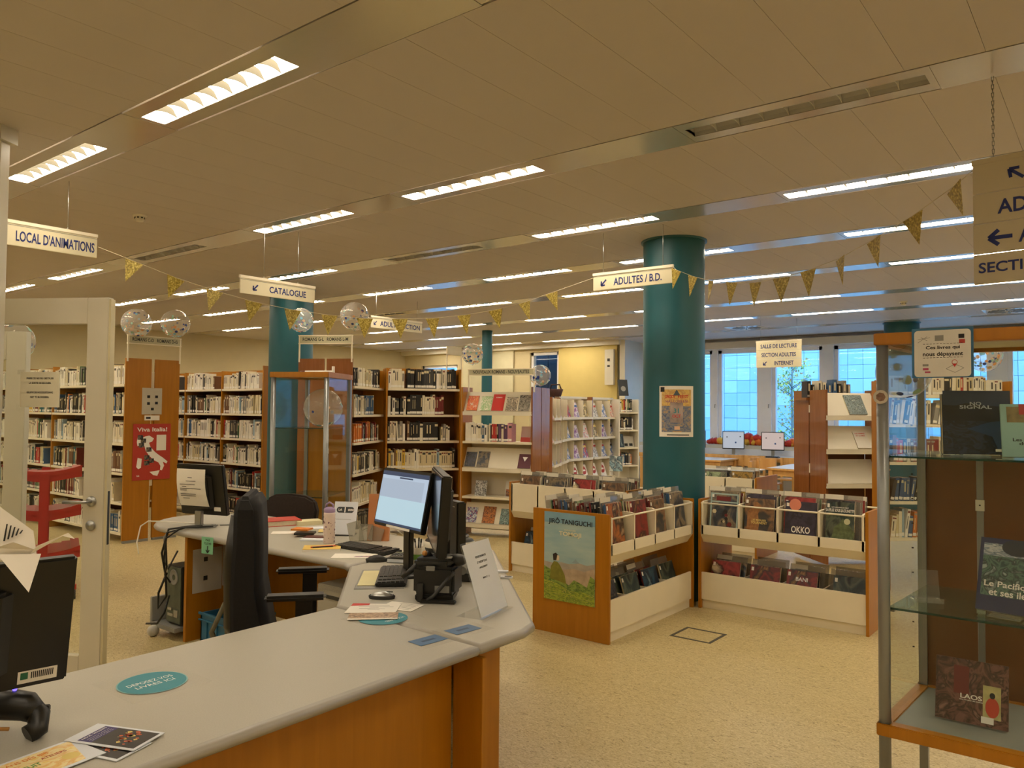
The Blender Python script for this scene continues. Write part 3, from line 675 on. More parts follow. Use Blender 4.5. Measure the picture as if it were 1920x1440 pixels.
pn = thing('wall_box', 'white narrow service box on the wall corner above the white bookcase', 'wall box', (-8.55, 14.30, 2.15)); obj('cover', MB().box((-.1, -.06, 0), (.12, 0, .75)), WHITE, pn, bevel=.004); obj('button', MB().box((-.03, -.065, .5), (.03, -.06, .56)).box((-.03, -.065, .38), (.03, -.06, .42)), DGREY, pn)

# ---------- R1 display unit at right, R2 bookcase behind glass
r1 = G((1548 - 960) / 1460 * 8.1, 8.1); rr = AZ(84); RR = root_matrix(r1, rr)
t1 = thing('display_bookcase', 'display bookcase with three slanted cream boards behind the comic boxes', 'bookcase', r1, rr)
for z in (1.55, 1.2, .845): slant(t1, .0, .6, z, depth=.22, rise=.26)
box('side_panel', (.6, .0, .05), (.622, .3, 1.84), WOODD, t1); box('back_panel', (0, .31, .05), (.6, .32, 1.3), BACKW, t1)
te1 = thing('display_bookcase', 'pair of tall brown end boards behind the comic boxes in front of the window', 'bookcase', G((1548 - 960) / 1460 * 8.1 - .095, 8.1 + .66), AZ(172))
for k in range(2): box('end_panel', (k * .345, 0, .03), (k * .345 + .32, .022, 1.84), WOODD, te1)
box('joint_rail', (.32, .002, .95), (.345, .02, 1.05), CREAM, te1); box('joint_rail', (.32, .002, 1.6), (.345, .02, 1.68), CREAM, te1)
lay(RR, .27, 1.55, .2, .25, art_mat('swirl art', ['1c2624', '8a9a98', '3a4a48', 'c0c8c0'], 6, 3), 'dark swirling picture book at the right end of the upper slanted board', depth=.22, rise=.26)
lay(RR, .36, 1.2, .15, .21, mat('white cover', 'dcd6c8', .5), 'white book with red lettering on the middle slanted board behind the comic boxes', depth=.22, rise=.26, title=[('LES FEMMES', .85, .016, .11), ('ET LA MER', .72, .016, .1)], tm=REDINK)
x = .0
BK2 = [('pale book with an orange face', .05), ('cream thick book', .06), ('dark blue book', .07), ('brown book', .05), ('grey photo book', .06), ('black white photo book', .07)]
for i in range(9):
    w = rnd.uniform(.022, .05); xx = .0 + i * .058
    c = rnd.choice(['cream', 'brown', 'blue', 'black', 'grey', 'ivory', 'orange'])
    BOOKS.append((RR @ Matrix.Translation((xx - .03, .34, 1.76 if i < 6 else 1.76)), w, .13, rnd.uniform(.14, .2), c, 0, '%s book, %s from the left on top of the display bookcase by the window' % (c, ordn(i)), 'books on top of the display bookcase'))
box('top_shelf', (-.05, .33, 1.73), (.62, .6, 1.76), WOODD, t1)
r2 = G((1664 - 960) / 1460 * 7.1, 7.1); RB = root_matrix(r2, AZ(88))
t2 = shelving('bookcase', 'open bookcase of leaning books seen through the side of the near glass cabinet', 'bookcase', r2, AZ(88), 1, 1.15, 1.95, [.47, .8, 1.157, 1.5, 1.77], depth=.28, back=None)
for k, z in enumerate([.47, .8, 1.157, 1.5, 1.77]):
    fill(RB, .03, 1.1 if k != 2 else .6, z, ['mix', 'mix', 'red', 'white', 'white'][k], 'on the %s shelf seen through the near cabinet' % ROWN[k if k < 4 else 5], hm=(.19, .26) if k < 4 else (.14, .18), lean=.7 if k in (0, 1, 3) else .1, tm=(.02, .045))

# ---------- comic boxes
BINF = CREAM
def comic_meshes():
    out = []
    for i, m in enumerate(ARTS):
        mb = MB(); w, t, h = 1, 1, 1
        mb.quad([(0, 0, 0), (1, 0, 0), (1, 0, 1), (0, 0, 1)], 0); mb.quad([(1, 1, 0), (0, 1, 0), (0, 1, 1), (1, 1, 1)], 1)
        mb.quad([(0, 1, 0), (0, 0, 0), (0, 0, 1), (0, 1, 1)], 1); mb.quad([(0, 0, 1), (1, 0, 1), (1, .15, 1), (0, .15, 1)], 1)
        mb.quad([(1, 0, 0), (1, 1, 0), (1, 1, 1), (1, 0, 1)], 2); mb.quad([(0, .15, 1), (1, .15, 1), (1, .85, 1), (0, .85, 1)], 2); mb.quad([(0, .85, 1), (1, .85, 1), (1, 1, 1), (0, 1, 1)], 1)
        mb.quad([(.04, -.04, .86), (.12, -.04, .86), (.12, -.04, .95), (.04, -.04, .95)], 3)
        out.append(mb.mesh('comic', [m, BMAT[rnd.choice(['black', 'charcoal', 'brown', 'dark red', 'blue', 'green', 'ivory'])], PAGES, STICK]))
    return out
CM = comic_meshes()
def comic(R, x, y, z, w, h, k, label, lean=-.14, th=.011, title=None, tm=WHITEINK, extra=None):
    M = R @ Matrix.Translation((x, y, z)) @ Matrix.Rotation(lean, 4, 'X')
    if title or extra:
        t = thing('comic_album', label, 'comic book', (0, 0, 0), 0, 'comic albums in the boxes'); t.matrix_basis = M
        me = CM[k].copy()
        for v in me.vertices: v.co.x *= w; v.co.y *= th; v.co.z *= h
        obj('album', me, None, t)
        for s, zz, hh, ww in title or []: text(s, (w / 2, -.0022, h * zz), hh, tm, t, w=ww, bold=.02)
        if extra: extra(t)
        return t
    o = obj('comic_album', CM[k], None, None, M=M @ Matrix.Diagonal((w, th, h, 1)))
    return tag(o, label, 'comic book', 'comic albums in the boxes')
DIVM = glass('smoky clear divider', (.86, .85, .83), .5, diffuse=('a49f96', .35))
def divider_card(R, x, y, z, w, h, label, lean=-.14, tabs=True, tabside=0):
    t = thing('index_divider', label, 'divider', (0, 0, 0), 0, 'clear index dividers in the comic boxes'); t.matrix_basis = R @ Matrix.Translation((x, y, z)) @ Matrix.Rotation(lean, 4, 'X')
    obj('sheet', MB().box((0, 0, 0), (w, .002, h)), DIVM, t)
    if tabs:
        a = w * .02 + tabside * w * .48; obj('label_tab', MB().box((a, -.002, h - .035), (a + w * .48, 0, h)), mat('cream tab card', 'd9d2c0', .6), t)
def bin_unit(label, loc, rz, n, where, closed=False, low_art=True, wpanel=.65, end_poster=False, cw=.318, ends=(1, 1), two=True, fills=None, lowfills=None):
    t = thing('comic_box', label, 'comic browser box', loc, rz)
    R = root_matrix(loc, rz); L = n * cw + .03; h = .885
    if ends[0]: box('end_panel', (-.022, 0, .0), (0, wpanel, h), WOOD, t, bevel=.002)
    if ends[1]: box('end_panel', (L, 0, .0), (L + .022, wpanel, h), WOOD, t, bevel=.002)
    # lower box
    box('plinth', (0, .032, 0), (L, .06, .066), CREAM, t); obj('lower_front', MB().box((.0, .015, .07), (L, .033, .29)), CREAM, t, bevel=.002)
    box('lower_floor', (0, .033, .05), (L, wpanel - .033, .065), CREAM, t); box('lower_back', (0, wpanel - .033, .05), (L, wpanel - .015, .29), CREAM, t)
    # tray
    box('tray_floor', (0, .03, .61), (L, wpanel - .03, .628), CREAM, t)
    obj('tray_front', MB().box((0, .0, .6), (L, .016, .675 if not closed else .872)), CREAM, t, bevel=.002)
    obj('under_board', MB().quad([(0, .002, .6), (L, .002, .6), (L, .05, .53), (0, .05, .53)]).quad([(0, .05, .53), (L, .05, .53), (L, .3, .53), (0, .3, .53)]).quad([(0, .6, .53), (L, .6, .53), (L, .6, .58), (0, .6, .58)]), CREAM, t)
    box('tray_back', (0, wpanel - .016, .6), (L, wpanel, .675), CREAM, t)
    for i in range(n + 1):
        x = .006 + i * cw
        obj('tray_divider', MB().prism([(.0, .6), (.0, .86), (.03, .868), (wpanel - .03, .868), (wpanel, .86), (wpanel, .6)], x, x + .016, M=Matrix(((0, 0, 1, 0), (1, 0, 0, 0), (0, 1, 0, 0), (0, 0, 0, 1)))), CREAM, t)
        if 0 < i < n: box('lower_divider', (x, .033, .065), (x + .012, wpanel - .033, .27), CREAM, t)
    if not closed: obj('front_rail', MB().tube([(0, .008, .852), (L, .008, .852)], .007, 8), CREAM, t)
    obj('back_rail', MB().tube([(0, wpanel - .008, .852), (L, wpanel - .008, .852)], .007, 8), CREAM, t)
    for i in range(n):
        x = .03 + i * cw; y = .03 + (.0 if not closed else .02); j = 0
        lean = -.13; cnt = rnd.randint(9, 13) if fills is None else fills[i]
        c0 = rnd.randrange(12)
        while j < cnt and y < wpanel - .1:
            if j % 5 == 0:
                divider_card(R, x - .004, y + .035 + .02 * (j > 0), .63, cw - .035, .345 if j else .36, 'clear index divider, %s in the %s compartment of %s' % (ordn(j // 5), ordn(i), where), lean, tabside=(j // 5) % 2)
            th = rnd.uniform(.009, .014)
            w = rnd.choice([.225, .235, .24, .2]); sp = SPECIAL.get((where, i, j), {})
            comic(R, x + .012 + rnd.uniform(0, .02), y, .63, w, rnd.choice([.29, .31, .32]), sp.get('k', (c0 + (j // 3)) % 12), sp.get('label', 'comic album, %s from front, upper %s compartment of %s' % (ordn(j), ordn(i), where)), lean, th, title=sp.get('title'), tm=sp.get('tm', WHITEINK), extra=sp.get('extra'))
            y += th + .004 + (.02 if j % 5 == 4 else 0) + rnd.choice([0, 0, .006]); j += 1
        y = .06 if not closed else .1
        for j in range(3 if lowfills is None else lowfills[i]):
            sp = SPECIAL.get((where, i, 100 + j), {})
            a = -.3 - .04 * j
            comic(R, x + rnd.uniform(.0, .05), y + .0, .07, rnd.choice([.23, .24]), .32, sp.get('k', rnd.choice([4, 10, 8, 3, 9, 0])), sp.get('label', 'comic album, %s from front, lower %s compartment of %s' % (ordn(j), ordn(i), where)), a, .012, title=sp.get('title'), tm=sp.get('tm', WHITEINK)); y += .04
        divider_card(R, x - .002, y + .02, .07, cw - .04, .35, 'smoky index divider in the lower %s compartment of %s' % (ordn(i), where), -.3, tabs=(i % 2 == 0))
        divider_card(R, x + .01, y + .12, .07, cw - .05, .35, 'smoky rear index divider in the lower %s compartment of %s' % (ordn(i), where), -.25, tabs=False)
    return t
def gold_disc(t): obj('disc_print', MB().lathe([(0, 0), (.035, 0)], 20, M=Matrix.Translation((.06, -.001, .245)) @ Matrix.Rotation(math.pi / 2, 4, 'X')), YEL, t)
def bordered(t):
    pb = mat('pale teal border print', 'a4bcb8', .5)
    for a in ((0, .235, 0, .012), (0, .235, .298, .31), (0, .012, 0, .31), (.223, .235, 0, .31), (0, .235, .235, .245)): flat_v(t, a[0], a[1], a[2], a[3], pb, -.0012, 'border_print')
    for k in range(9): x = .03 + rnd.random() * .16; z = .02 + rnd.random() * .16; s = rnd.uniform(.01, .025); obj('figure_print', MB().quad([(x + s * math.cos(a), -.0011, z + s * math.sin(a)) for a in [i * 1.05 for i in range(6)]]), rnd.choice([BMAT['ivory'], BMAT['dark red'], BMAT['black']]), t)
    flat_v(t, .05, .17, .25, .285, BMAT['dark red'], -.0011, 'title_print')
def coat(t): obj('figure_print', MB().quad([(x * .24, -.0012, z * .31) for x, z in ((.08, .05), (.45, .0), (.5, .3), (.45, .55), (.55, .75), (.42, .85), (.3, .82), (.28, .7), (.1, .6))]), mat('ochre coat print', '9a6a3c', .5, var=.25, scale=40), t)
def forest(t): obj('figure_print', MB().quad([(x * .24, -.0012, z * .31) for x, z in ((.15, .05), (.8, .03), (.85, .3), (.7, .45), (.6, .55), (.5, .62), (.4, .5), (.25, .4))]), mat('mossy figure print', '5d6a44', .5, var=.35, scale=40), t); obj('moon_print', MB().lathe([(0, 0), (.022, 0)], 18, M=Matrix.Translation((.15, -.0014, .17)) @ Matrix.Rotation(math.pi / 2, 4, 'X')), mat('pale moon print', 'c8c8a0', .5), t)
def okko(t): obj('sun_print', MB().lathe([(0, 0), (.045, 0)], 24, M=Matrix.Translation((.075, -.001, .235)) @ Matrix.Rotation(math.pi / 2, 4, 'X')), mat('salmon print', 'd98468', .5), t, loc=(0, 0, .03))
RBX = 'the right comic box'
SPECIAL = {(RBX, 0, 0): dict(k=0, label='comic album with dark framed pictures, leftmost at the front of the right comic box', extra=bordered),
           (RBX, 1, 0): dict(k=1, label='comic album with an orange coated figure in front of the second compartment', title=[('LES MEDUSES', .42, .014, .11), ('TOURNENT', .35, .02, .13)], tm=YEL, extra=coat),
           (RBX, 2, 0): dict(k=2, label='comic album titled okko in front of the third compartment', title=[('OKKO', .27, .05, .14)], extra=okko),
           (RBX, 3, 0): dict(k=3, label='dark green comic album la fille sous la dunette in the rightmost compartment', title=[('LA FILLE SOUS LA DUNETTE', .8, .022, .2), ('LES PASSAGERS DU VENT', .87, .008, .12)], extra=forest),
           (RBX, 0, 100): dict(k=10, label='red bordered comic album in the lower leftmost compartment'),
           (RBX, 1, 100): dict(k=4, label='tilted red comic album in the second lower compartment'),
           (RBX, 2, 100): dict(k=4, label='red comic album titled bani in the third lower compartment', title=[('BANI', .8, .03, .09)]),
           ('the near comic box', 0, 0): dict(k=7, label='orange and red comic album in front of the near comic box compartment nearest the poster')}
b1 = bin_unit('comic browser box with the landscape poster on its orange end board', (-2.78, 4.67, 0), math.pi / 2, 4, 'the near comic box', fills=[22, 14, 9, 9], lowfills=[3, 2, 2, 1])
b2 = bin_unit('right comic browser box facing the camera in front of the window', (-2.725, 6.0, 0), 0, 4, RBX, fills=[14, 9, 8, 10], cw=.308, lowfills=[2, 2, 2, 2])
b3 = bin_unit('rear comic browser box with closed cream front left of the teal pillar', (-4.81, 6.14, 0), 0, 4, 'the rear comic box', closed=True, fills=[12, 12, 14, 14], lowfills=[2, 1, 1, 1])
b4 = bin_unit('far comic browser box behind the right one', (-4.13, 8.3, 0), 0, 3, 'the far comic box', closed=True, fills=[7, 7, 7], lowfills=[0, 0, 0])
lt = thing('magazine_stack', 'white leaflets spread over the far comic box', 'leaflet', (-3.5, 8.42, .94)); obj('sheet', MB().box((-.3, 0, 0), (.3, .35, .012)), PAPERB, lt); obj('sheet', MB().box((-.75, -.05, -.01), (-.35, .25, .0)), PAPERB, lt, rot=(0, 0, .1))
# ================================================================ SERVICE DESK
def top_slab(name, poly, mt, edge, parent, z=.75, th=.04, r=.02, inset=.018):
    """worktop with rounded edge: flat laminate face and a bullnose band in edge colour"""
    P = [Vector((x, y)) for x, y in poly]; n = len(P)
    area = sum(P[i].x * P[(i + 1) % n].y - P[(i + 1) % n].x * P[i].y for i in range(n))
    if area < 0: P.reverse()
    def off(d):
        out = []
        for i in range(n):
            a = (P[i] - P[i - 1]).normalized(); b = (P[(i + 1) % n] - P[i]).normalized()
            na = Vector((-a.y, a.x)); nb = Vector((-b.y, b.x)); m = (na + nb).normalized(); k = d / max(.4, m.dot(na)); out.append(P[i] + m * k)
        return out
    mb = MB(); rings = []
    for k in range(5):
        t = math.pi * k / 4; rings.append((off(inset * (1 - math.sin(t))), z - th / 2 + th / 2 * math.cos(t)))
    n0 = len(mb.v)
    for ring, zz in rings: mb.v += [(p.x, p.y, zz) for p in ring]
    for k in range(4):
        for i in range(n):
            j = (i + 1) % n; mb.f.append((n0 + k * n + i, n0 + (k + 1) * n + i, n0 + (k + 1) * n + j, n0 + k * n + j)); mb.m.append(1); mb.sm.append(True)
    mb.f.append(tuple(n0 + i for i in range(n))); mb.m.append(0); mb.sm.append(False)
    mb.f.append(tuple(n0 + 4 * n + i for i in reversed(range(n)))); mb.m.append(0); mb.sm.append(False)
    return obj(name, mb, [mt, edge], parent)
k1 = thing('service_counter', 'front service counter with grey speckled worktop and orange wood front', 'counter', (0, 0, 0))
top_slab('worktop', [(-2.68, .1), (-1.833, .1), (-1.833, 2.168), (-2.68, 2.205)], GREYTOP, GREYEDGE, k1)
box('front_panel', (-2.02, .12, .0), (-2.0, 2.2, .71), WOOD, k1); box('fin_panel', (-1.999, 2.208, 0), (-1.856, 2.232, .69), WOOD, k1, bevel=.002)
box('side_panel', (-2.6, 2.03, 0), (-2.021, 2.05, .71), WOOD, k1); box('side_panel', (-2.6, .12, 0), (-2.021, .14, .71), WOOD, k1)
k2 = thing('corner_desk', 'grey topped corner desk unit carrying the black document scanner', 'desk', (0, 0, 0))
tip = [(-1.833, 2.172), (-1.833, 2.44), (-1.86, 2.54), (-3.02, 3.70), (-3.38, 3.70), (-3.30, 2.80), (-2.69, 2.21)]
top_slab('worktop', tip, GREYTOP, GREYEDGE, k2)
mbp = MB(); 
for a, b in (((-2.0, 2.234), (-2.0, 2.488)), ((-2.0, 2.488), (-3.1, 3.5)), ((-3.1, 3.5), (-3.3, 3.5))):
    a = Vector(a); b = Vector(b); d = (b - a).normalized(); nn = Vector((-d.y, d.x)) * .02
    mbp.prism([tuple(a), tuple(b), tuple(b + nn), tuple(a + nn)], 0, .71)
obj('front_panel', mbp, WOOD, k2)
k3 = thing('back_desk', 'long grey topped desk with a rounded left end', 'desk', (0, 0, 0))
arc = [(-5.34 + .52 * math.cos(a) * .95, 3.27 + .43 * math.sin(a)) for a in [math.pi / 2 + i * math.pi / 12 for i in range(13)]]
top_slab('worktop', [(-3.40, 2.84), (-3.31, 2.80), (-3.39, 3.70)] + arc[:] , GREYTOP, GREYEDGE, k3)
box('leg_panel', (-5.08, 2.86, 0), (-5.05, 3.5, .71), WOOD, k3); box('modesty_panel', (-5.04, 3.42, .1), (-3.4, 3.44, .71), WOOD, k3)
box('leg_panel', (-3.46, 2.95, 0), (-3.43, 3.42, .71), WOOD, k3)
# sheet taped to the leg panel, note hanging from the edge
sp_ = thing('info_sheet', 'grey sheets taped to the inner side of the desk leg panel', 'paper', (-5.045, 2.9, .32)); obj('sheet', MB().box((0, 0, 0), (.002, .22, .3)).box((0, .225, .02), (.003, .43, .31)), mat('grey copy paper', 'b8b2a8', .8), sp_)  # both sheets in one grey paper tone
for y in (.08, .3): 
    for z in (.08, .21): obj('print', MB().quad([(.0034, y, z), (.0034, y + .03, z), (.0034, y + .03, z + .03), (.0034, y, z + .03)]), DGREY, sp_)
gn = thing('sticky_note', 'green handwritten note hanging from the desk edge', 'note', (-4.74, 2.845, .64), .15)
obj('paper', MB().box((-.06, -.02, 0), (.05, -.018, .11)), GREENP, gn); text('PAS', (0, -.0206, .09), .014, INK, gn, w=.04); text('TOUCHER', (0, -.0206, .068), .015, INK, gn, w=.07); arrow((0, -.0206, .03), .045, -math.pi / 2, INK, gn)
# drawer pedestal
dr = thing('drawer_unit', 'grey beige drawer pedestal under the desk', 'drawer unit', (-3.72, 2.92, 0))
PED = mat('grey beige metal', 'a59f8f', .45, var=.02)
obj('body', MB().box((0, 0, .04), (.42, .5, .58)), PED, dr, bevel=.006)
for k in range(3):
    d_ = obj('drawer', MB().box((.015, -.012, .06 + k * .17), (.405, 0, .22 + k * .17)), PED, dr, bevel=.004); obj('handle', MB().box((.1, -.016, .17 + k * .17), (.32, -.0125, .19 + k * .17)), DGREY, d_)
# crate, backpack, tower
cr_ = thing('crate', 'blue plastic crate on the floor under the desk', 'crate', (-4.98, 2.93, 0)); CB = mat('blue crate plastic', '2f6a8c', .45)
obj('body', MB().box((0, 0, 0), (.4, .3, .02)).box((0, 0, 0), (.4, .012, .2)).box((0, .288, 0), (.4, .3, .2)).box((0, 0, 0), (.012, .3, .2)).box((.388, 0, 0), (.4, .3, .2)), CB, cr_)
obj('rim', MB().box((-.012, -.012, .19), (.412, .0, .205)).box((-.012, -.012, .15), (.412, .0, .158)).box((-.012, .3, .19), (.412, .312, .205)), CB, cr_); obj('rib', MB().box((.08, -.01, 0), (.09, 0, .15)).box((.2, -.01, 0), (.21, 0, .15)).box((.31, -.01, 0), (.32, 0, .15)), CB, cr_)
bp = thing('backpack', 'olive grey backpack slumped beside the blue crate', 'bag', (-4.48, 2.98, 0), .2); BG = mat('olive grey canvas', '6d6a58', .85, var=.1, scale=20)
obj('body', MB().lathe([(.0, .0), (.17, .02), (.19, .15), (.16, .3), (.09, .4), (.0, .42)], 18, M=Matrix.Diagonal((1, .6, 1, 1))), BG, bp); obj('flap', MB().prism([(-.13, -.13), (.13, -.13), (.1, .05), (-.1, .05)], .3, .37), BG, bp, bevel=.03); obj('strap', MB().tube([(-.16, -.1, .02), (-.2, -.13, .15), (-.1, -.12, .34), (0, -.05, .42), (.02, 0, .44)], .018, 6).tube([(0, 0, .42), (-.02, 0, .47), (.03, .02, .47), (.03, 0, .42)], .008, 6), BG, bp)
pc = thing('computer_tower', 'open computer tower with tangled leads beside the desk leg', 'computer', (-5.3, 2.86, 0)); PCG = mat('dull green grey metal', '5c6456', .5, .3, var=.2, scale=14)
obj('case', MB().box((0, .0, .1), (.19, .42, .5)), DGREY, pc, bevel=.004); obj('side_panel', MB().box((.005, -.006, .11), (.185, 0, .49)), PCG, pc)
obj('fan', MB().lathe([(.02, 0), (.045, 0), (.05, .004), (.055, 0)], 20, M=Matrix.Translation((.1, -.01, .42)) @ Matrix.Rotation(math.pi / 2, 4, 'X')), GREYP, pc); obj('port', MB().box((.03, -.012, .15), (.1, -.006, .17)).box((.03, -.012, .19), (.08, -.006, .21)).box((.11, -.012, .15), (.16, -.006, .2)), SILVER, pc, kind='stuff')
obj('trolley_base', MB().box((-.14, -.05, .06), (.2, .44, .09)).prism([(-.14, -.05), (-.11, -.05), (-.05, .4), (-.14, .4)], .09, .26), GREYP, pc, bevel=.004)
cs = obj('caster', MB().lathe([(.0, -.02), (.035, -.02), (.04, 0), (.035, .02), (0, .02)], 16, M=Matrix.Translation((-.05, -.07, .04)) @ Matrix.Rotation(math.pi / 2, 4, 'Y')), mat('white caster', 'c9c5ba', .4), pc)
cb = thing('cable_bundle', 'black leads drooping from the desk end to the computer tower', 'cable', (-5.1, 2.8, 0))
for pts, r in (([(-.0, .26, .765), (-.05, .1, .768), (-.09, -.0, .76), (-.1, -.04, .6), (-.08, -.02, .45), (-.1, .0, .3), (-.13, -.04, .22), (-.15, -.03, .32), (-.1, .0, .46)], .008), ([(.05, .25, .765), (-.02, .05, .77), (-.07, -.03, .7), (-.03, -.04, .52), (-.09, -.02, .45), (-.05, 0, .4)], .0065), ([(.0, .3, .765), (-.04, .12, .768), (-.075, -.02, .74), (-.09, -.03, .55), (-.03, -.03, .5), (.0, .02, .62)], .0065), ([(-.1, .02, .3), (-.05, -.04, .2), (-.12, -.05, .12), (-.25, -.06, .1)], .007)):
    obj('lead', MB().tube(pts, r, 6), BLACK, cb)
cb2 = thing('white_cable', 'white leads hanging over the rounded desk end', 'cable', (-5.5, 2.9, 0))
obj('lead', MB().tube([(.45, .2, .766), (.2, .12, .766), (-.02, .05, .766), (-.13, -.02, .765), (-.16, -.06, .73), (-.13, -.1, .62), (-.06, -.12, .55)], .005, 6), WHITE, cb2); obj('lead', MB().tube([(.5, .3, .766), (.35, .05, .768), (.29, -.08, .76), (.27, -.11, .7), (.28, -.1, .5)], .006, 6), GREYP, cb2)

# ---------- monitors
def monitor(label, base, rz, w, h, zb, tilt=-.1, th=.03, screen=None, back=False, stand='round', paper=False, parts=True):
    """front faces local -y; base on the desk at (base)"""
    t = thing('monitor', label, 'monitor', base, rz)
    M = Matrix.Translation((0, 0, zb + h / 2)) @ Matrix.Rotation(tilt, 4, 'X')
    obj('housing', MB().box((-w / 2, 0, -h / 2), (w / 2, th, h / 2)), BLACK, t, M=M, bevel=.006)
    obj('screen', MB().quad([(-w / 2 + .014, -.0012, -h / 2 + .02), (w / 2 - .014, -.0012, -h / 2 + .02), (w / 2 - .014, -.0012, h / 2 - .014), (-w / 2 + .014, -.0012, h / 2 - .014)]), screen or mat('dark screen glass', '16181a', .12, var=0), t, M=M)
    obj('back_shell', MB().prism([(-w * .27, th), (w * .27, th), (w * .2, th + .03), (-w * .2, th + .03)], -h * .36, h * .3), BLACK, t, M=M, bevel=.008)
    obj('neck', MB().box((-.03, th + .0, -.0), (.03, th + .03, zb + (h * .4 if stand != 'silver' else .03))), SILVER if stand == 'silver' else BLACK, t, bevel=.004)
    obj('foot', MB().lathe([(0, .0), (.115, .0), (.115, .008), (.06, .016), (0, .016)], 28, M=Matrix.Translation((0, .03, 0)) @ Matrix.Diagonal((1, .8, 1, 1))), SILVER if stand == 'silver' else BLACK, t)
    return t, M
SCR = emitter('lit screen grey blue', lin('b2c3d6')[:3], .95)
SCR2 = emitter('lit screen lower', lin('b5d2de')[:3], .95)
SCRB = emitter('lit screen bar', lin('2c4468')[:3], .7)
# lit monitor: left edge G(-.745,4.22) right edge near d 3.85
ma = G(-.713, 4.2); mb_ = G(-.415, 3.83); mc = (ma + mb_) / 2; dv = mb_ - ma
mt_, MM = monitor('black computer monitor with a lit pale blue screen on the desk', (mc.x, mc.y, .75), math.atan2(dv.y, dv.x), .48, .305, .235, tilt=-.2, screen=BLACK)
sw, sh = .226, .137
def scr(x0, x1, z0, z1, m, nm='screen_image', y=-.002): return obj(nm, MB().quad([(x0, y, z0), (x1, y, z0), (x1, y, z1), (x0, y, z1)]), m, mt_, M=MM)
scr(-sw, sw, .0, sh - .012, SCR); scr(-sw, sw, -sh + .0, .0, SCR2); scr(-sw, sw, sh - .022, sh, SCRB, 'title_bar', -.0024); scr(-sw, sw, -sh, -sh + .012, SCRB, 'task_bar', -.0024); scr(-.05, .08, sh - .034, sh - .026, SCRB, 'menu_bar', -.0026); scr(-sw, sw * .85, -.0, sh - .04, emitter('lit screen panel', lin('a9b9cc')[:3], .9), 'page_panel', -.0024)
obj('label_strip', MB().quad([(-.1, -.0026, -.151), (.13, -.0026, -.151), (.13, -.0026, -.139), (-.1, -.0026, -.139)]), PAPER, mt_, M=MM)
# dark monitor edge on
na = G(-.42, 4.0); nb = G(-.31, 3.38); nc = (na + nb) / 2; dn = nb - na
monitor('black monitor seen edge on beside the lit screen', (nc.x, nc.y, .75), math.atan2(dn.y, dn.x), .6, .36, .2, tilt=-.06, th=.045)
sb = thing('media_box', 'slim upright black box behind the edge on monitor', 'electronic box', (-3.0, 3.32, .75), AZ(60)); obj('case', MB().box((-.03, -.08, 0), (.03, .08, .33)), BLACK, sb, bevel=.008); obj('face_strip', MB().box((-.031, -.05, .3), (.031, .05, .305)), GREYP, sb)
# monitor seen from behind at far left, paper crane on top
la = G(-1.60, 1.68); lb = G(-1.165, 2.10); lc = (la + lb) / 2; dl = lb - la
m0, MM0 = monitor('large black monitor seen from behind at the left edge with a paper crane on top', (lc.x, lc.y, .75), math.atan2(-dl.y, -dl.x), .58, .345, .125, tilt=-.23, th=.028)
for k in range(5): obj('vent_groove', MB().tube([(.11, .0585, .045 - k * .012), (.0, .0585, .05 - k * .012), (-.1 + k * .012, .0585, .07 - k * .013)], .0022, 5), DGREY, m0, M=MM0)
stk = obj('barcode_sticker', MB().quad([(-.175, .0292, -.158), (-.265, .0292, -.158), (-.265, .0292, -.124), (-.175, .0292, -.124)]), PAPER, m0, M=MM0)
bc = MB()
for k in range(12):
    x = -.205 - k * .0044; bc.quad([(x, .0298, -.147), (x - .0024, .0298, -.147), (x - .0024, .0298, -.129), (x, .0298, -.129)])
obj('barcode', bc, INK, m0, M=MM0, kind='stuff'); obj('emblem_print', MB().quad([(-.181, .0298, -.147), (-.198, .0298, -.147), (-.198, .0298, -.128), (-.181, .0298, -.128)]), mat('dark green print', '2a6a4a', .6, var=0), m0, M=MM0)
pw = PD(28, 1040, 1.86)
cn = thing('paper_crane', 'folded white origami crane perched on the large black monitor', 'origami crane', (pw.x, pw.y, pw.z - .012), AZ(70))
cw_ = MB(); A = {'n': (.10, 0, .04), 't': (-.02, -.02, .03)}
cw_.quad([(-.03, .0, .0), (-.045, .02, .13), (.035, .01, .065)]).quad([(-.03, .0, .0), (.035, .01, .065), (.045, 0, .01)])
obj('wing', cw_, PAPER, cn); obj('wing', MB().quad([(-.035, -.004, .015), (.055, -.004, .012), (.04, -.045, -.07)]), PAPER, cn); obj('neck', MB().quad([(.03, 0, .01), (.045, .006, .03), (.11, 0, .058)]).quad([(.03, 0, .01), (.045, -.006, .03), (.11, 0, .058)]), PAPER, cn); obj('head', MB().quad([(.11, .003, .058), (.095, .003, .052), (.125, 0, .043)]), PAPER, cn); obj('body', MB().quad([(-.04, .0, .03), (.0, -.02, .045), (.045, 0, .02), (0, 0, -.01)]).quad([(-.05, 0, .02), (-.02, .02, .05), (.045, 0, .02), (0, 0, -.01)]), PAPER, cn)
wr_ = MB()
for k in range(5): wr_.quad([(-.025 + k * .008, -.0, .045 + k * .004), (-.021 + k * .008, -.0, .045 + k * .004), (-.035 + k * .008 + .018, .003, .085 - k * .004), (-.038 + k * .008 + .018, .003, .085 - k * .004)])
obj('writing', wr_, DGREY, cn, kind='stuff')
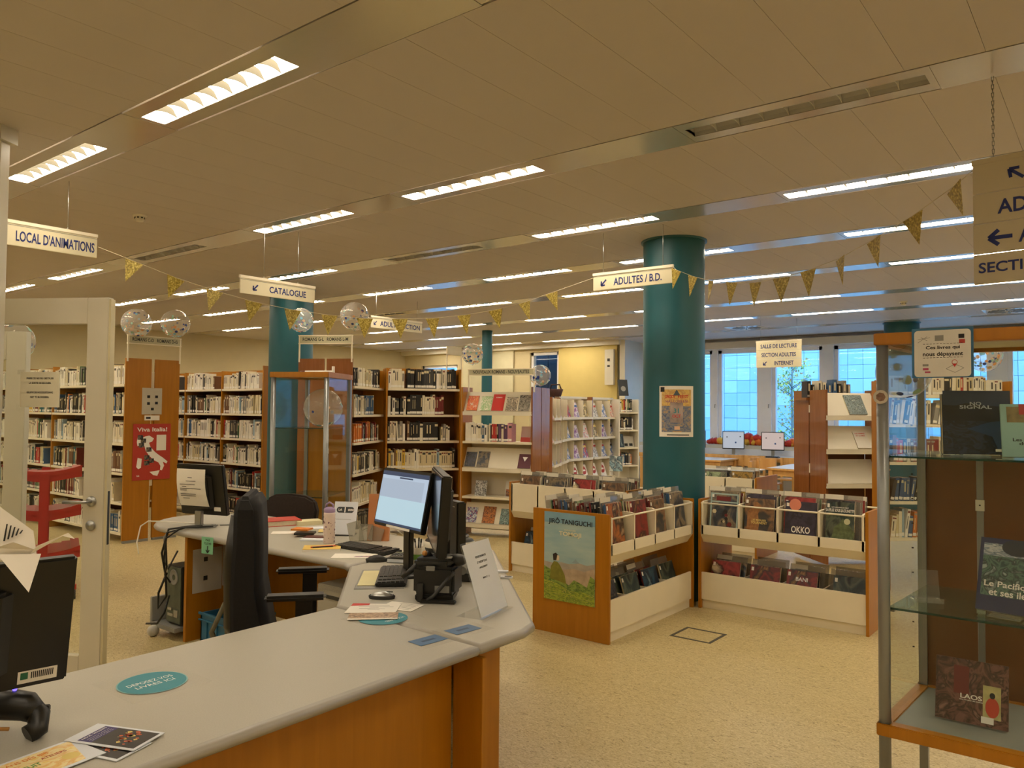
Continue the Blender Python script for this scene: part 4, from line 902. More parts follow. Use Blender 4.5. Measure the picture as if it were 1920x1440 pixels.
# papered monitor on the round end
pa = PZ(392, 985, .75)
m5, MM5 = monitor('black monitor seen from behind with a sheet of paper hung over it', (-5.2, 3.07, .75), AZ(-68), .42, .365, .085, tilt=-.17, th=.035, stand='silver')
pp = MB(); 
for k in range(6):
    z0 = -.11 + k * .045; z1 = z0 + .045; y0 = .068 + .02 * math.sin((k) / 6 * 3.1); y1 = .068 + .02 * math.sin((k + 1) / 6 * 3.1); pp.quad([(.17, y0, z0), (-.09, y0, z0), (-.09, y1, z1), (.17, y1, z1)], smooth=True)
hs = thing('paper_sheet', 'curled white instruction sheet hung on the back of the far monitor', 'paper', (-5.2, 3.07, .75), AZ(-68)); obj('sheet', pp, PAPER, hs, M=MM5)
wl_ = MB()
for z, a, b in ((.1, .06, .02), (.075, .08, -.01), (.05, .14, .0), (.035, .12, .08), (.02, .14, -.05), (.008, .14, .08), (-.02, .14, .0), (-.032, .14, .0), (-.05, .12, .06)): wl_.quad([(a, .0905, z), (b, .0905, z), (b, .0905, z + .004), (a, .0905, z + .004)])
obj('writing', wl_, DGREY, hs, M=MM5, kind='stuff')
obj('asset_sticker', MB().quad([(-.1, .0362, -.15), (-.16, .0362, -.15), (-.16, .0362, -.12), (-.1, .0362, -.12)]), PAPER, m5, M=MM5)

# ---------- input devices
def keyboard(label, loc, rz, w=.44, d=.15, m=BLACK):
    t = thing('keyboard', label, 'keyboard', loc, rz)
    obj('base', MB().prism([(-w / 2, 0), (w / 2, 0), (w / 2, d), (-w / 2, d)], 0, .014), m, t, bevel=.005)
    ks = MB()
    for r in range(6):
        for c in range(21):
            if c in (14, 18): continue
            x = -w / 2 + .012 + c * (w - .024) / 21; y = .012 + r * (d - .022) / 6; ks.box((x, y, .014), (x + (w - .024) / 21 - .003, y + (d - .022) / 6 - .003, .019 + .0008 * r))
    obj('keys', ks, DGREY, t, kind='stuff'); return t
keyboard('black keyboard below the lit screen', (-3.6, 3.12, .75), .04, .45, .15)
keyboard('black keyboard beside the yellow pad', (-2.95, 2.69, .7565), -.81, .42, .15)
def mouse(label, loc, rz, m):
    t = thing('mouse', label, 'computer mouse', loc, rz)
    obj('shell', MB().sphere((0, 0, .0), .03, 0, 18, 10, (1.0, 1.95, 1.15)), m, t); obj('buttons', MB().box((-.001, .02, .028), (.001, .05, .033)), DGREY, t); obj('skirt', MB().lathe([(.03, 0), (.0315, .012), (.029, .016)], 18, M=Matrix.Diagonal((1, 1.95, 1, 1))), DGREY, t); return t
mouse('black mouse on the white flyer', (*PZ(706, 1053, .75).xy, .753), AZ(80) - 1.57, BLACK)
mouse('silver and black mouse before the black document scanner', (*PZ(716, 1122, .75).xy, .75), AZ(95) - 1.57, SILVER)
# flat papers: corners from desk plane
def sheet(label, loc, rz, w, d, m=PAPER, th=.002, cat='flyer', name='flyer', grp=None, z=.751):
    t = thing(name, label, cat, (loc[0], loc[1], z), rz, grp); obj('sheet', MB().box((-w / 2, -d / 2, 0), (w / 2, d / 2, th)) if m != LAMIN else MB().quad([(-w / 2, -d / 2, th), (w / 2, -d / 2, th), (w / 2, d / 2, th), (-w / 2, d / 2, th)]), m, t); return t
def lines(t, rows, m, th=.0026, h=.003, name='writing'):
    mb = MB()
    for x0, x1, y in rows: mb.quad([(x0, y, th), (x1, y, th), (x1, y + h, th), (x0, y + h, th)])
    return obj(name, mb, m, t, kind='stuff')
def disc(name, r, m, t, c=(0, 0), z=.003, sx=1, sy=1, k=40): return obj(name, MB().quad([(c[0] + r * sx * math.cos(a), c[1] + r * sy * math.sin(a), z) for a in [i * 2 * math.pi / k for i in range(k)]]), m, t)
s1 = sheet('laminated sheet with a teal disc reading deposez vos livres ici', (-2.365, 1.235), math.pi / 2, .25, .26, LAMIN, .001, 'desk sign', 'desk_sticker')
disc('teal_disc', .101, mat('teal sticker rim', '7fb0b0', .5, var=0), s1, z=.0014); disc('teal_disc', .097, TEALP, s1, z=.0018)
text('DEPOSEZ VOS', (0, .016, .0022), .021, WHITEINK, s1, w=.14, flat=True, bold=0); text('LIVRES ICI', (.0, -.018, .0022), .021, WHITEINK, s1, w=.12, flat=True, bold=0)
c2 = PZ(718, 1160, .75)
s2 = sheet('teal disc sticker half hidden under the flyers', c2, math.pi / 2, .24, .24, LAMIN, .001, 'desk sign', 'desk_sticker'); disc('teal_disc', .1, TEALP, s2, z=.0018)
text('VOS LIVRES', (0.02, -.05, .0022), .018, WHITEINK, s2, w=.1, flat=True, bold=0, rz=math.pi)
for (px, py), lab in (((803, 1201), 'blue laminated card on the front counter beside the worktop seam'), ((868, 1181), 'blue laminated card on the corner desk beside the acrylic stand')):
    p = PZ(px, py, .75); t = sheet(lab, p, math.pi / 2 - .1, .2, .15, LAMIN, .001, 'desk sign', 'desk_card', z=.7505)
    obj('blue_card', MB().box((-.065, -.038, .001), (.065, .038, .0016)), mat('steel blue card', '4d6d92', .5), t); obj('emblem_print', MB().box((-.03, -.008, .0017), (.03, .008, .0019)), mat('dark blue print', '2f4766', .5), t)
NIGHT = mat('night photo print', '1c1614', .4, var=.3, scale=40); PURP = mat('purple print', '3a2f6e', .5, var=.04)
def night(lab, p, rz, z):
    t = sheet(lab, p, rz, .21, .112, PAPERB, .0015, z=z, grp=None)
    flat('photo_print', [(-.03, -.047), (.097, -.047), (.097, .047), (-.03, .047)], NIGHT, t, .0018); flat('text_panel', [(-.072, -.047), (-.03, -.047), (-.03, .047), (-.072, .047)], PURP, t, .0018)
    text('NOUS, VIVANTS', (-.063, .0, .0021), .008, WHITEINK, t, w=.08, flat=True, rz=math.pi / 2)
    for k, x in enumerate((-.055, -.047, -.04)): text('spectacle en plein air', (x + .004, 0, .0021), .004, WHITEINK, t, w=.075, flat=True, rz=math.pi / 2, bold=0)
    fb_ = MB()
    for k in range(34):
        x = rnd.gauss(.035, .018); y = rnd.gauss(.005, .022); s = rnd.uniform(.002, .009)
        if -.026 < x < .09 and abs(y) < .042: fb_.quad([(x - s, y, .002), (x, y - s, .002), (x + s, y, .002), (x, y + s * .6, .002)], rnd.choice([0, 0, 1]))
    obj('dancers_print', fb_, [mat('glowing orange print', 'd8683c', .5), YEL], t, kind='stuff')
    return t
night('upper dark dance flyer with a purple panel on the front counter', (-2.04, .97), .40, .756)
night('lower dark dance flyer partly under the other one', (-2.022, .93), .33, .752)
p = PZ(85, 1432, .75); kd = sheet('bright yellow and orange programme flyer at the lower left corner', p, 1.7, .21, .15, PAPERB, .0015, z=.7535)
flat('colour_panel', [(-.095, -.065), (.06, -.065), (.095, .065), (-.095, .065)], art_mat('warm blotch art', ['f0cc50', 'f4e4b0', 'eab860', 'f4f0e4'], 3, 31), kd, .0018)
text('20 ANS DES BIB', (-.03, .045, .0021), .014, ORA, kd, w=.12, flat=True); text('GRATUIT', (-.05, .0, .0021), .02, mat('leaf green ink', '5d9a50', .6, var=0), kd, w=.08, flat=True); text('ATELIERS', (.03, .02, .0021), .012, REDP, kd, w=.06, flat=True); disc('balloon_print', .02, YEL, kd, (.05, -.02), .0021); disc('balloon_print', .014, BLUEP, kd, (-.07, -.04), .0021)
p = PZ(700, 1143, .75); f1 = sheet('white flyer with red corner tab beside the silver mouse', p, AZ(92), .21, .16, PAPER, .0016, z=.7535)
flat('red_tab', [(-.105, .035), (-.03, .05), (-.03, .08), (-.105, .08)], REDINK, f1, .002); lines(f1, [(-.05, .06, .05), (-.07, .08, .03), (-.02, .02, .012), (-.06, .05, -.005), (-.02, .03, -.02)], DGREY, .002)
p = PZ(752, 1138, .75); f2 = sheet('cut out white list on the desk before the document scanner', p, AZ(112), .16, .12, PAPER, .0016, z=.7515); lines(f2, [(-.03, .06, y) for y in (-.04, -.02, 0, .02, .04)], DGREY, .002)
p = PZ(700, 1158, .75); f3 = sheet('brown photo flyer lying over the teal disc', p, AZ(84), .2, .1, PAPER, .0016, z=.7555); flat('photo_print', [(-.1, -.035), (.1, -.035), (.1, .05), (-.1, .05)], art_mat('brown crowd art', ['4a3228', '8a6a50', 'd8b890', '2a1c18'], 7, 4), f3, .002)
yp = thing('note_pad', 'yellow note pad sheets under the keyboard edge', 'notepad', (-2.935, 2.66, .75), -.81)
obj('clipboard', MB().box((-.235, -.085, 0), (.2, .15, .003)), GREYP, yp); obj('pad', MB().box((-.2, -.075, .003), (.14, .04, .006)), mat('pale yellow pad', 'e6dca8', .7), yp)
# document scanner / printer on the corner desk
q = PZ(815, 1128, .75); ds = thing('document_scanner', 'bulky black desktop scanner with a folded arm on the corner desk', 'scanner', (q.x, q.y, .75), AZ(96))
obj('body', MB().prism([(-.1, .0), (.085, 0), (.1, .14), (-.085, .14)], .03, .15), BLACK, ds, bevel=.012); obj('lid', MB().prism([(-.1, .01), (.06, .0), (.1, .1), (.05, .16), (-.09, .15)], .15, .185), DGREY, ds, bevel=.012)
obj('head', MB().sphere((.085, .08, .17), .045, 0, 16, 10, (1.1, .9, .6)), DGREY, ds); obj('foot', MB().box((-.06, -.045, 0), (.1, -.01, .014)), BLACK, ds, bevel=.004); obj('base', MB().box((-.09, .0, 0), (.08, .13, .03)), BLACK, ds, bevel=.005)
obj('arm', MB().tube([(-.03, -.03, .01), (.0, -.03, .03), (.05, -.01, .09), (.085, .01, .13)], .009, 8), DGREY, ds); obj('bracket', MB().box((-.075, -.02, 0), (-.05, -.004, .08)), DGREY, ds, bevel=.002); obj('latch', MB().box((-.04, -.006, .135), (.0, .004, .155)), GREYP, ds, bevel=.002); obj('label_plate', MB().box((.0, -.0045, .04), (.065, -.001, .07)), GREYP, ds); obj('reader', MB().tube([(-.15, .0, .1), (-.1, .04, .14), (-.04, .09, .19)], [.008, .015, .022], 10), BLACK, ds); obj('knob', MB().sphere((-.06, .06, .2), .012), mat('tan cork', 'c98f4a', .6), ds); obj('slot_strip', MB().box((.03, .02, .186), (.07, .05, .192)), SILVER, ds)
ph = thing('telephone', 'grey black telephone with coiled cord behind the acrylic stand', 'telephone', (*PZ(885, 1092, .75).xy, .75), AZ(100)); obj('body', MB().prism([(-.07, 0), (.07, 0), (.07, .17), (-.07, .17)], 0, .04), DGREY, ph, bevel=.006); obj('handset', MB().tube([(-.05, .0, .055), (-.055, .08, .065), (-.05, .17, .055)], [.022, .014, .022], 10), GREYP, ph)
cl = MB().tube([(.02 + .012 * math.cos(t), -.03 + t * .002, .03 + .012 * math.sin(t)) for t in [i * .5 for i in range(80)]], .003, 5); obj('coiled_cord', cl, BLACK, ph)
# acrylic stand with the notice
a_ = PZ(905, 1163, .75); b_ = PZ(968, 1132, .75); dd = b_ - a_; ast = thing('sign_holder', 'clear acrylic stand holding the renseignements et inscriptions notice', 'sign holder', (a_.x, a_.y, .75), math.atan2(dd.y, dd.x))
Wd = .232; MT = Matrix.Rotation(-.33, 4, 'X')
obj('acrylic_base', MB().quad([(-.01, -.02, .003), (Wd + .01, -.02, .003), (Wd + .01, .12, .003), (-.01, .12, .003)]), ACRYL, ast); obj('acrylic_back', MB().box((-.004, .004, 0), (Wd + .004, .007, .315)), ACRYL, ast, M=MT)
obj('notice_sheet', MB().box((0, 0, .01), (Wd - .005, .002, .307)), PAPERB, ast, M=MT)
for s, z, w in (('RENSEIGNEMENTS', .245, .09), ('ET INSCRIPTIONS', .222, .085), ('UNIQUEMENT', .199, .07), ('MERCI ! :)', .155, .055)): text(s, (.12, -.0008, z), .009, INK, ast, w=w, M=MT, bold=.02)
for i, (px, py) in enumerate(((942, 1073), (950, 1084))):
    q = PZ(px, py, .75); t = sheet('small white eraser card at the desk edge, %s one' % ('farther', 'nearer')[i], q, AZ(95), .06, .03, PAPERB, .008, 'card', 'small_card'); 
    if i: flat('print', [(-.01, -.01), (.025, -.01), (.025, .01), (-.01, .01)], DGREY, t, .0085)
# printer at back
q = PZ(880, 1000, .84); pr = thing('label_printer', 'rounded black and white printer at the far desk edge', 'printer', (-3.2, 3.49, .75), AZ(90)); obj('body', MB().lathe([(0, 0), (.13, 0), (.14, .03), (.13, .07), (.1, .085), (0, .09)], 26, M=Matrix.Diagonal((1.1, .8, 1, 1))), BLACK, pr); obj('white_band', MB().lathe([(.142, .028), (.144, .05), (.136, .062)], 26, M=Matrix.Diagonal((1.1, .8, 1, 1))), WHITE, pr); obj('feeder_rim', MB().lathe([(.1, .086), (.108, .092), (.1, .1)], 26, M=Matrix.Diagonal((1.1, .8, 1, 1))), SILVER, pr)
tr_ = thing('tape_roll', 'small blue and yellow office things between the black monitors', 'stationery', (*PZ(835, 1040, .75).xy, .75), AZ(80)); obj('blue_roll', MB().lathe([(.015, 0), (.035, 0), (.035, .02), (.015, .02), (.015, 0)], 20, M=Matrix.Translation((0, 0, .08)) @ Matrix.Rotation(1.57, 4, 'X')), BLUEP, tr_); obj('yellow_folder', MB().box((.03, .02, 0), (.045, .12, .2)), mat('amber folder', 'c9952c', .5), tr_); obj('holder', MB().box((-.04, -.02, 0), (.05, .03, .045)), PAPERB, tr_)
# calculator over notebook, cup
q = PZ(752, 1052, .75); nb_ = thing('notebook', 'thick white paged notebook with dark cover beside the pen cup', 'book', (q.x, q.y, .75), AZ(100)); obj('pages', MB().box((-.06, -.06, .003), (.06, .08, .022)), PAPERB, nb_); obj('cover', MB().box((-.063, -.063, .022), (.063, .083, .026)).box((-.063, -.063, 0), (.063, .083, .003)), DGREY, nb_)
ca = thing('calculator', 'grey calculator lying on the thick notebook', 'calculator', (q.x, q.y, .7765), AZ(100)); obj('body', MB().box((-.05, -.05, 0), (.05, .07, .012)), GREYP, ca, bevel=.003); kk = MB()
for i in range(5):
    for j in range(4): kk.box((-.042 + i * .017, -.044 + j * .018, .012), (-.03 + i * .017, -.032 + j * .018, .015))
obj('keys', kk, DGREY, ca, kind='stuff'); obj('display', MB().box((-.042, .035, .012), (.042, .06, .0135)), mat('lcd grey green', '7a8474', .2), ca)
q = PZ(783, 1064, .75); cu = thing('pen_cup', 'cream paper cup with a green print holding pens', 'cup', (q.x, q.y, .75)); obj('cup', MB().lathe([(0, 0), (.031, 0), (.038, .11), (.035, .11), (.03, .005), (0, .005)], 22), mat('cream cup', 'd9d0b8', .6, var=.08, scale=30), cu); obj('green_print', MB().lathe([(.0325, .03), (.0365, .075)], 22), mat('fresh green print', '6d9a3c', .6, var=.2, scale=25), cu)
for i, (dx, dy, c) in enumerate(((.02, .0, GREYP), (-.01, .01, BLACK), (.01, -.01, SILVER))): pn_ = thing('pen', ('silver', 'black', 'bright')[i] + ' pen standing in the cream paper cup', 'pen', (q.x + dx * .4, q.y + dy * .4, .756), i * 2); obj('barrel', MB().tube([(0, 0, 0), (.015, 0, .13)], .0045, 8), c, pn_); obj('cap', MB().tube([(.015, 0, .13), (.0175, 0, .15)], .005, 8), DGREY, pn_)
# water bottle
q = PZ(617, 1018, .75); wb = thing('water_bottle', 'pale pink patterned water bottle with a lilac lid on the desk', 'bottle', (q.x, q.y, .75), AZ(90))
obj('flask', MB().lathe([(0, 0), (.034, 0), (.036, .004), (.036, .185), (.034, .195), (.0, .196)], 26), PINK, wb); obj('lid', MB().lathe([(.034, .192), (.0355, .197), (.0355, .214), (.031, .22), (.02, .226), (0, .227)], 26), LILAC, wb); obj('loop_handle', MB().tube([(-.023, 0, .22), (-.02, 0, .243), (0, 0, .256), (.02, 0, .243), (.023, 0, .22)], .006, 8), LILAC, wb)
dp_ = MB()
for k in range(64):
    a = rnd.uniform(0, 6.28); z = rnd.uniform(.012, .18); s = rnd.choice([.003, .003, .006, .0075]); c = Vector((.0364 * math.cos(a), .0364 * math.sin(a), z)); tn = Vector((-math.sin(a), math.cos(a), 0)); up = Vector((0, 0, 1)); o_ = Vector((math.cos(a), math.sin(a), 0)) * .0004
    dp_.quad([c + o_ + tn * s, c + o_ + up * s * 1.2, c + o_ - tn * s * .8, c + o_ - up * s], rnd.choice([0, 0, 1]))
obj('berry_pattern', dp_, [mat('plum print', '6a3a5a', .6), mat('brown print', '7a5a4a', .6)], wb, kind='stuff')
# la 1000 acrylic
q = PZ(650, 1006, .75); l1 = thing('leaflet_stand', 'white card stand with a dark pill logo reading la 1000', 'stand', (q.x - .03, q.y, .75), AZ(100)); ML = Matrix.Rotation(-.28, 4, 'X')
obj('card', MB().box((-.09, 0, 0), (.075, .003, .23)), PAPERB, l1, M=ML); obj('pill', MB().quad([(-.01 + (.042 if math.cos(a) > 0 else -.042) + .02 * math.cos(a), -.0008, .175 + .02 * math.sin(a)) for a in [i * 2 * math.pi / 32 for i in range(32)]]), mat('dark slate print', '2b3238', .5), l1, M=ML); text('LA', (-.045, -.0016, .175), .016, WHITEINK, l1, w=.026, M=ML); text('1', (-.012, -.0016, .175), .036, WHITEINK, l1, M=ML, bold=.03); text('000', (.03, -.0016, .175), .016, WHITEINK, l1, w=.042, M=ML); flat_v(l1, -.06, .05, .11, .112, GREYP)['x'] = 1
ac = thing('brochure_holder', 'crumpled clear brochure holders before the lit monitor', 'holder', (*PZ(680, 1016, .75).xy, .75), AZ(100))
HZ = glass('hazy plastic', (.86, .85, .8), .5, rough=.1, diffuse=('b8b4a4', .35))
for k in range(3):
    obj('pocket', MB().prism([(-.045, 0), (.045, 0), (.035, .04), (-.035, .04)], 0, .13 - .02 * k), HZ, ac, M=Matrix.Translation((-.04 + k * .05, .02 * k, 0)) @ Matrix.Rotation(-.25 + .1 * k, 4, 'X') @ Matrix.Rotation(.3 * (k - 1), 4, 'Y'))
ob = thing('upright_book', 'orange brown book standing behind the lit monitor', 'book', G(-.93, 5.05, .75), AZ(95)); obj('cover', MB().box((0, 0, 0), (.14, .03, .3)), mat('burnt orange cover', 'c07c4a', .5), ob, M=Matrix.Rotation(-.15, 4, 'X')); obj('pages', MB().box((.003, .003, .3), (.137, .027, .302)), PAGES, ob, M=Matrix.Rotation(-.15, 4, 'X'))
cb3 = thing('cable_clip', 'white cables hanging behind the lit monitor', 'cable', (*PZ(715, 1005, .75).xy, .75), AZ(90)); obj('lead', MB().tube([(0, .05, .16), (.02, 0, .1), (.03, .02, .02), (.1, .03, .005)], .004, 6).tube([(.05, .05, .15), (.06, 0, .07), (.14, .03, .005)], .003, 6), WHITE, cb3)
# red book, papers
q1 = PZ(495, 972, .75); q = PZ(535, 978, .75); rb = thing('red_book', 'thick red and white paged book lying on the back desk', 'book', (-4.86, 3.47, .75), AZ(60)); obj('pages', MB().box((-.13, -.095, .004), (.127, .095, .036)), PAGES, rb); obj('cover', MB().box((-.13, -.1, .036), (.13, .1, .041)).box((-.13, -.1, 0), (.13, .1, .004)).box((.127, -.1, 0), (.131, .1, .041)), mat('coral red cover', 'c6473a', .5, var=.12, scale=14), rb)
wp = thing('paper_pad', 'white notepad poking out behind the thick red book', 'paper', (-4.72, 3.6, .75), AZ(60)); obj('sheets', MB().box((-.08, -.06, 0), (.1, .06, .03)), mat('cream sheets', 'dcd2a8', .7), wp)
def flats(lab, px, py, az, w, d, m, z=.751, th=.002, cat='paper', name='paper_sheet'): 
    q = PZ(px, py, .75); return sheet(lab, q, AZ(az), w, d, m, th, cat, name, z=z)
flats('blank white paper lying left of the card wallets', 545, 999, 80, .25, .12, PAPER); flats('white leaflet lying behind the card wallets', 592, 990, 75, .22, .1, PAPERB); t = flats('cream flyer behind the water bottle', 625, 996, 80, .2, .12, YEL, .7535)
lines(t, [(-.08, .06, y) for y in (-.03, 0, .03)], BLUEP, .0026)
for i, (px, py, az, w, d, m) in enumerate(((566, 1001, 100, .12, .09, ORA), (572, 1005, 85, .13, .1, BLACK), (592, 1010, 95, .14, .1, mat('brown wallet', '5a2c22', .5)))):
    t = flats('%s card wallet in the pile left of the water bottle' % ('orange', 'black', 'dark brown')[i], px, py, az, w, d, m, .753 + (2 - i) * .012, .011, 'wallet', 'card_wallet')
flats('white booklet with a black edge under the card wallets', 592, 1013, 95, .18, .1, PAPERB, .7515, .01, 'booklet', 'booklet'); flats('dark tablet like folder right of the water bottle', 638, 1003, 95, .2, .1, DGREY, .7515, .008, 'folder', 'folder')
yn = thing('notepad', 'yellow notepad with pencils on it at the desk edge', 'notepad', (-3.81, 3.035, .75), AZ(80)); obj('sheets', MB().box((-.12, -.075, 0), (.1, .075, .012)), PAPER, yn); obj('cover', MB().box((-.12, -.075, .012), (.1, .075, .014)), mat('amber yellow card', 'e0bc5c', .6), yn)
for i, (m, l, lab) in enumerate(((REDINK, .15, 'red pencil lying on the yellow notepad'), (BLACK, .12, 'black pen lying on the yellow notepad'))):
    pe = thing('pencil', lab, 'pencil', (-3.81 + .01 * i, 3.03 - .012 * i, .768), AZ(62 + 8 * i)); obj('barrel', MB().tube([(-l / 2, 0, 0), (l / 2, 0, 0)], .004, 6), m, pe); obj('tip', MB().tube([(l / 2, 0, 0), (l / 2 + .015, 0, 0)], [.004, .001], 6), BEECH, pe)
s = flats('white flyer with a dark galaxy strip under the black mouse', 665, 1043, 88, .25, .14, PAPER); flat('photo_print', [(-.0, -.045), (.1, -.03), (.11, .0), (.01, -.015)], art_mat('galaxy strip art', ['2a3450', '5a6a90', 'c86a40', '1a2038'], 5, 9), s, .0026)
# scanner gun at left corner
q = PZ(34, 1375, .75); sg = thing('barcode_scanner', 'black handheld barcode scanner with a blue light at the left edge', 'barcode scanner', (q.x, q.y, .75), AZ(80))
obj('head', MB().tube([(-.14, .02, .05), (-.09, .01, .06), (-.03, 0, .065), (.02, -.005, .058), (.045, -.01, .04)], [.03, .032, .033, .03, .02], 16), BLACK, sg); obj('handle', MB().tube([(.02, 0, .055), (.045, -.012, .04), (.05, -.03, .02), (.035, -.045, .012)], [.024, .023, .022, .02], 14), BLACK, sg); obj('trigger', MB().box((.05, -.006, .045), (.062, .006, .058)), DGREY, sg, bevel=.002); obj('blue_light', MB().sphere((-.008, -.003, .096), .0045), emitter('blue indicator', (.15, .1, 1), 3), sg); obj('tan_trim', MB().tube([(-.1, -.02, .015), (-.05, -.025, .022), (-.01, -.02, .018)], .004, 6), mat('tan cork', 'c98f4a'), sg)
sg.scale = (1.2, 1.2, 1.2)
kc = thing('monitor_cable', 'black cable dropping from the large monitor to the counter', 'cable', (*PZ(2, 1320, .75).xy, .75), 0); obj('lead', MB().tube([(-.05, 0, .2), (-.02, .01, .13), (0, .0, .06), (-.02, -.03, .005)], .005, 6), BLACK, kc)

# ---------- office chair
co = G(-.97, 3.72); oc = thing('office_chair', 'tall black office chair with armrests between the counter and the desk', 'office chair', co, AZ(78) - math.pi / 2)
obj('seat', MB().box((-.24, -.22, .43), (.24, .26, .52)), BLACKM, oc, bevel=.035)
bkm = MB()
prof = [(.46, -.2, .07), (.6, -.235, .075), (.8, -.255, .06), (1.0, -.25, .055), (1.15, -.255, .05), (1.205, -.262, .03)]
for i in range(len(prof) - 1):
    z0, y0, t0 = prof[i]; z1, y1, t1_ = prof[i + 1]
    w0 = .23 if i < 4 else .22; w1 = .23 if i < 3 else (.22 if i == 3 else .19)
    bkm.quad([(-w0, y0 + t0, z0), (w0, y0 + t0, z0), (w1, y1 + t1_, z1), (-w1, y1 + t1_, z1)], smooth=True); bkm.quad([(w0, y0 - t0, z0), (-w0, y0 - t0, z0), (-w1, y1 - t1_, z1), (w1, y1 - t1_, z1)], smooth=True)
    bkm.quad([(w0, y0 + t0, z0), (w0, y0 - t0, z0), (w1, y1 - t1_, z1), (w1, y1 + t1_, z1)]); bkm.quad([(-w0, y0 - t0, z0), (-w0, y0 + t0, z0), (-w1, y1 + t1_, z1), (-w1, y1 - t1_, z1)])
z0, y0, t0 = prof[0]; bkm.quad([(-.23, y0 + t0, z0), (-.23, y0 - t0, z0), (.23, y0 - t0, z0), (.23, y0 + t0, z0)]); z1, y1, t1_ = prof[-1]; bkm.quad([(-.19, y1 - t1_, z1), (-.19, y1 + t1_, z1), (.19, y1 + t1_, z1), (.19, y1 - t1_, z1)])
obj('backrest', bkm, BLACKM, oc, bevel=.018)
obj('back_shell', MB().tube([(0, -.2, .44), (0, -.31, .6), (0, -.325, .9), (0, -.315, 1.1)], [.05, .06, .05, .03], 10), BLACK, oc)
for s in (-1, 1):
    a = obj('armrest', MB().box((s * .29 - .04, -.16, .765), (s * .29 + .04, .1, .79)), BLACK, oc, bevel=.011); obj('arm_post', MB().box((s * .29 - .015, -.03, .42), (s * .29 + .015, .04, .765)), BLACK, oc, bevel=.004)
obj('seat_post', MB().tube([(0, 0, .1), (0, 0, .43)], .03, 12), BLACK, oc)
for k in range(5):
    a = k * 2 * math.pi / 5; lg = obj('foot_arm', MB().tube([(0, 0, .11), (.28 * math.cos(a), .28 * math.sin(a), .07)], [.03, .018], 8), BLACK, oc); obj('caster', MB().lathe([(0, -.02), (.03, -.02), (.03, .02), (0, .02)], 12, M=Matrix.Translation((.28 * math.cos(a), .28 * math.sin(a), .03)) @ Matrix.Rotation(a + 1.57, 4, 'Z') @ Matrix.Rotation(1.57, 4, 'Y')), DGREY, lg)
vc = thing('visitor_chair', 'dark padded visitor chair behind the back desk', 'chair', (-5.25, 4.0, 0), AZ(-70) + math.pi)
obj('backrest', MB().prism([(-.23, .7), (.23, .7), (.245, .8), (.22, .88), (.14, .915), (0, .925), (-.14, .915), (-.22, .88), (-.245, .8)], -.03, .03, M=Matrix.Translation((0, -.2, 0)) @ Matrix.Rotation(math.pi / 2, 4, 'X')), mat('dark brown upholstery', '2b211c', .9, var=.15, scale=80), vc, bevel=.015)
obj('seat', MB().box((-.23, -.2, .42), (.23, .22, .48)), mat('dark brown upholstery', '2b211c'), vc, bevel=.02)
for sx in (-1, 1):
    for sy in (-1, 1): obj('leg', MB().tube([(sx * .21, sy * .18, 0), (sx * .2, sy * .17, .44)], .012, 8), BLACK, vc)
    obj('back_post', MB().tube([(sx * .2, -.18, .44), (sx * .19, -.2, .78)], .011, 8), BLACK, vc)
# ================================================================ GLASS DOOR
DW = mat('off white door lacquer', 'c9c2ae', .35, var=.02)
hl = G((4 - 960) / 1460 * 4.33, 4.33); hr = G((199 - 960) / 1460 * 4.25, 4.25); dd = hr - hl; rdoor = math.atan2(dd.y, dd.x)
dw_ = .95; org = hr - dd.normalized() * dw_
dr_ = thing('glass_door', 'open off white framed glass door with a lever handle at the left', 'door', org, rdoor)
HD = 2.2; st_ = .125
obj('stile', MB().box((dw_ - st_, 0, .02), (dw_, .045, HD)), DW, dr_, bevel=.003); obj('stile', MB().box((0, 0, .02), (st_, .045, HD)), DW, dr_, bevel=.003)
obj('rail', MB().box((st_, 0, HD - .145), (dw_ - st_, .045, HD)), DW, dr_, bevel=.003); obj('rail', MB().box((st_, 0, .02), (dw_ - st_, .045, .25)), DW, dr_, bevel=.003)
obj('pane', MB().box((st_, .018, .25), (dw_ - st_, .026, HD - .145)), CABGLASS, dr_)
obj('edge_strip', MB().box((dw_, .004, .02), (dw_ + .012, .041, HD - .01)), mat('worn cream edge', 'c8bd98', .5), dr_)
obj('lock_plate', MB().box((dw_ + .0121, .015, .85), (dw_ + .0135, .031, 1.14)), DGREY, dr_)
hn = obj('handle', MB().lathe([(0, -.012), (.027, -.012), (.027, 0)], 20, M=Matrix.Translation((dw_ - .07, 0, 1.085)) @ Matrix.Rotation(-math.pi / 2, 4, 'X') @ Matrix.Diagonal((1, 1, 1, 1))).tube([(dw_ - .07, -.0, 1.085), (dw_ - .07, -.05, 1.085), (dw_ - .085, -.055, 1.085), (dw_ - .2, -.055, 1.083)], .0095, 10), SILVER, dr_)
obj('lock_rose', MB().lathe([(0, -.008), (.027, -.008), (.027, .0)], 20, M=Matrix.Translation((dw_ - .07, -.004, .955)) @ Matrix.Rotation(-math.pi / 2, 4, 'X')).lathe([(0, .012), (.009, .012), (.009, .0)], 12, M=Matrix.Translation((dw_ - .07, -.004, .955)) @ Matrix.Rotation(math.pi / 2, 4, 'X')), SILVER, dr_)
nt_ = thing('door_notice', 'wrinkled typed notice taped on the glass door', 'notice', org, rdoor)
nx0 = dw_ - st_ - .40; obj('sheet', MB().box((nx0, .008, 1.595), (nx0 + .235, .0165, 1.79)), mat('yellowed paper', 'd8d2ba', .6, var=.05), nt_)
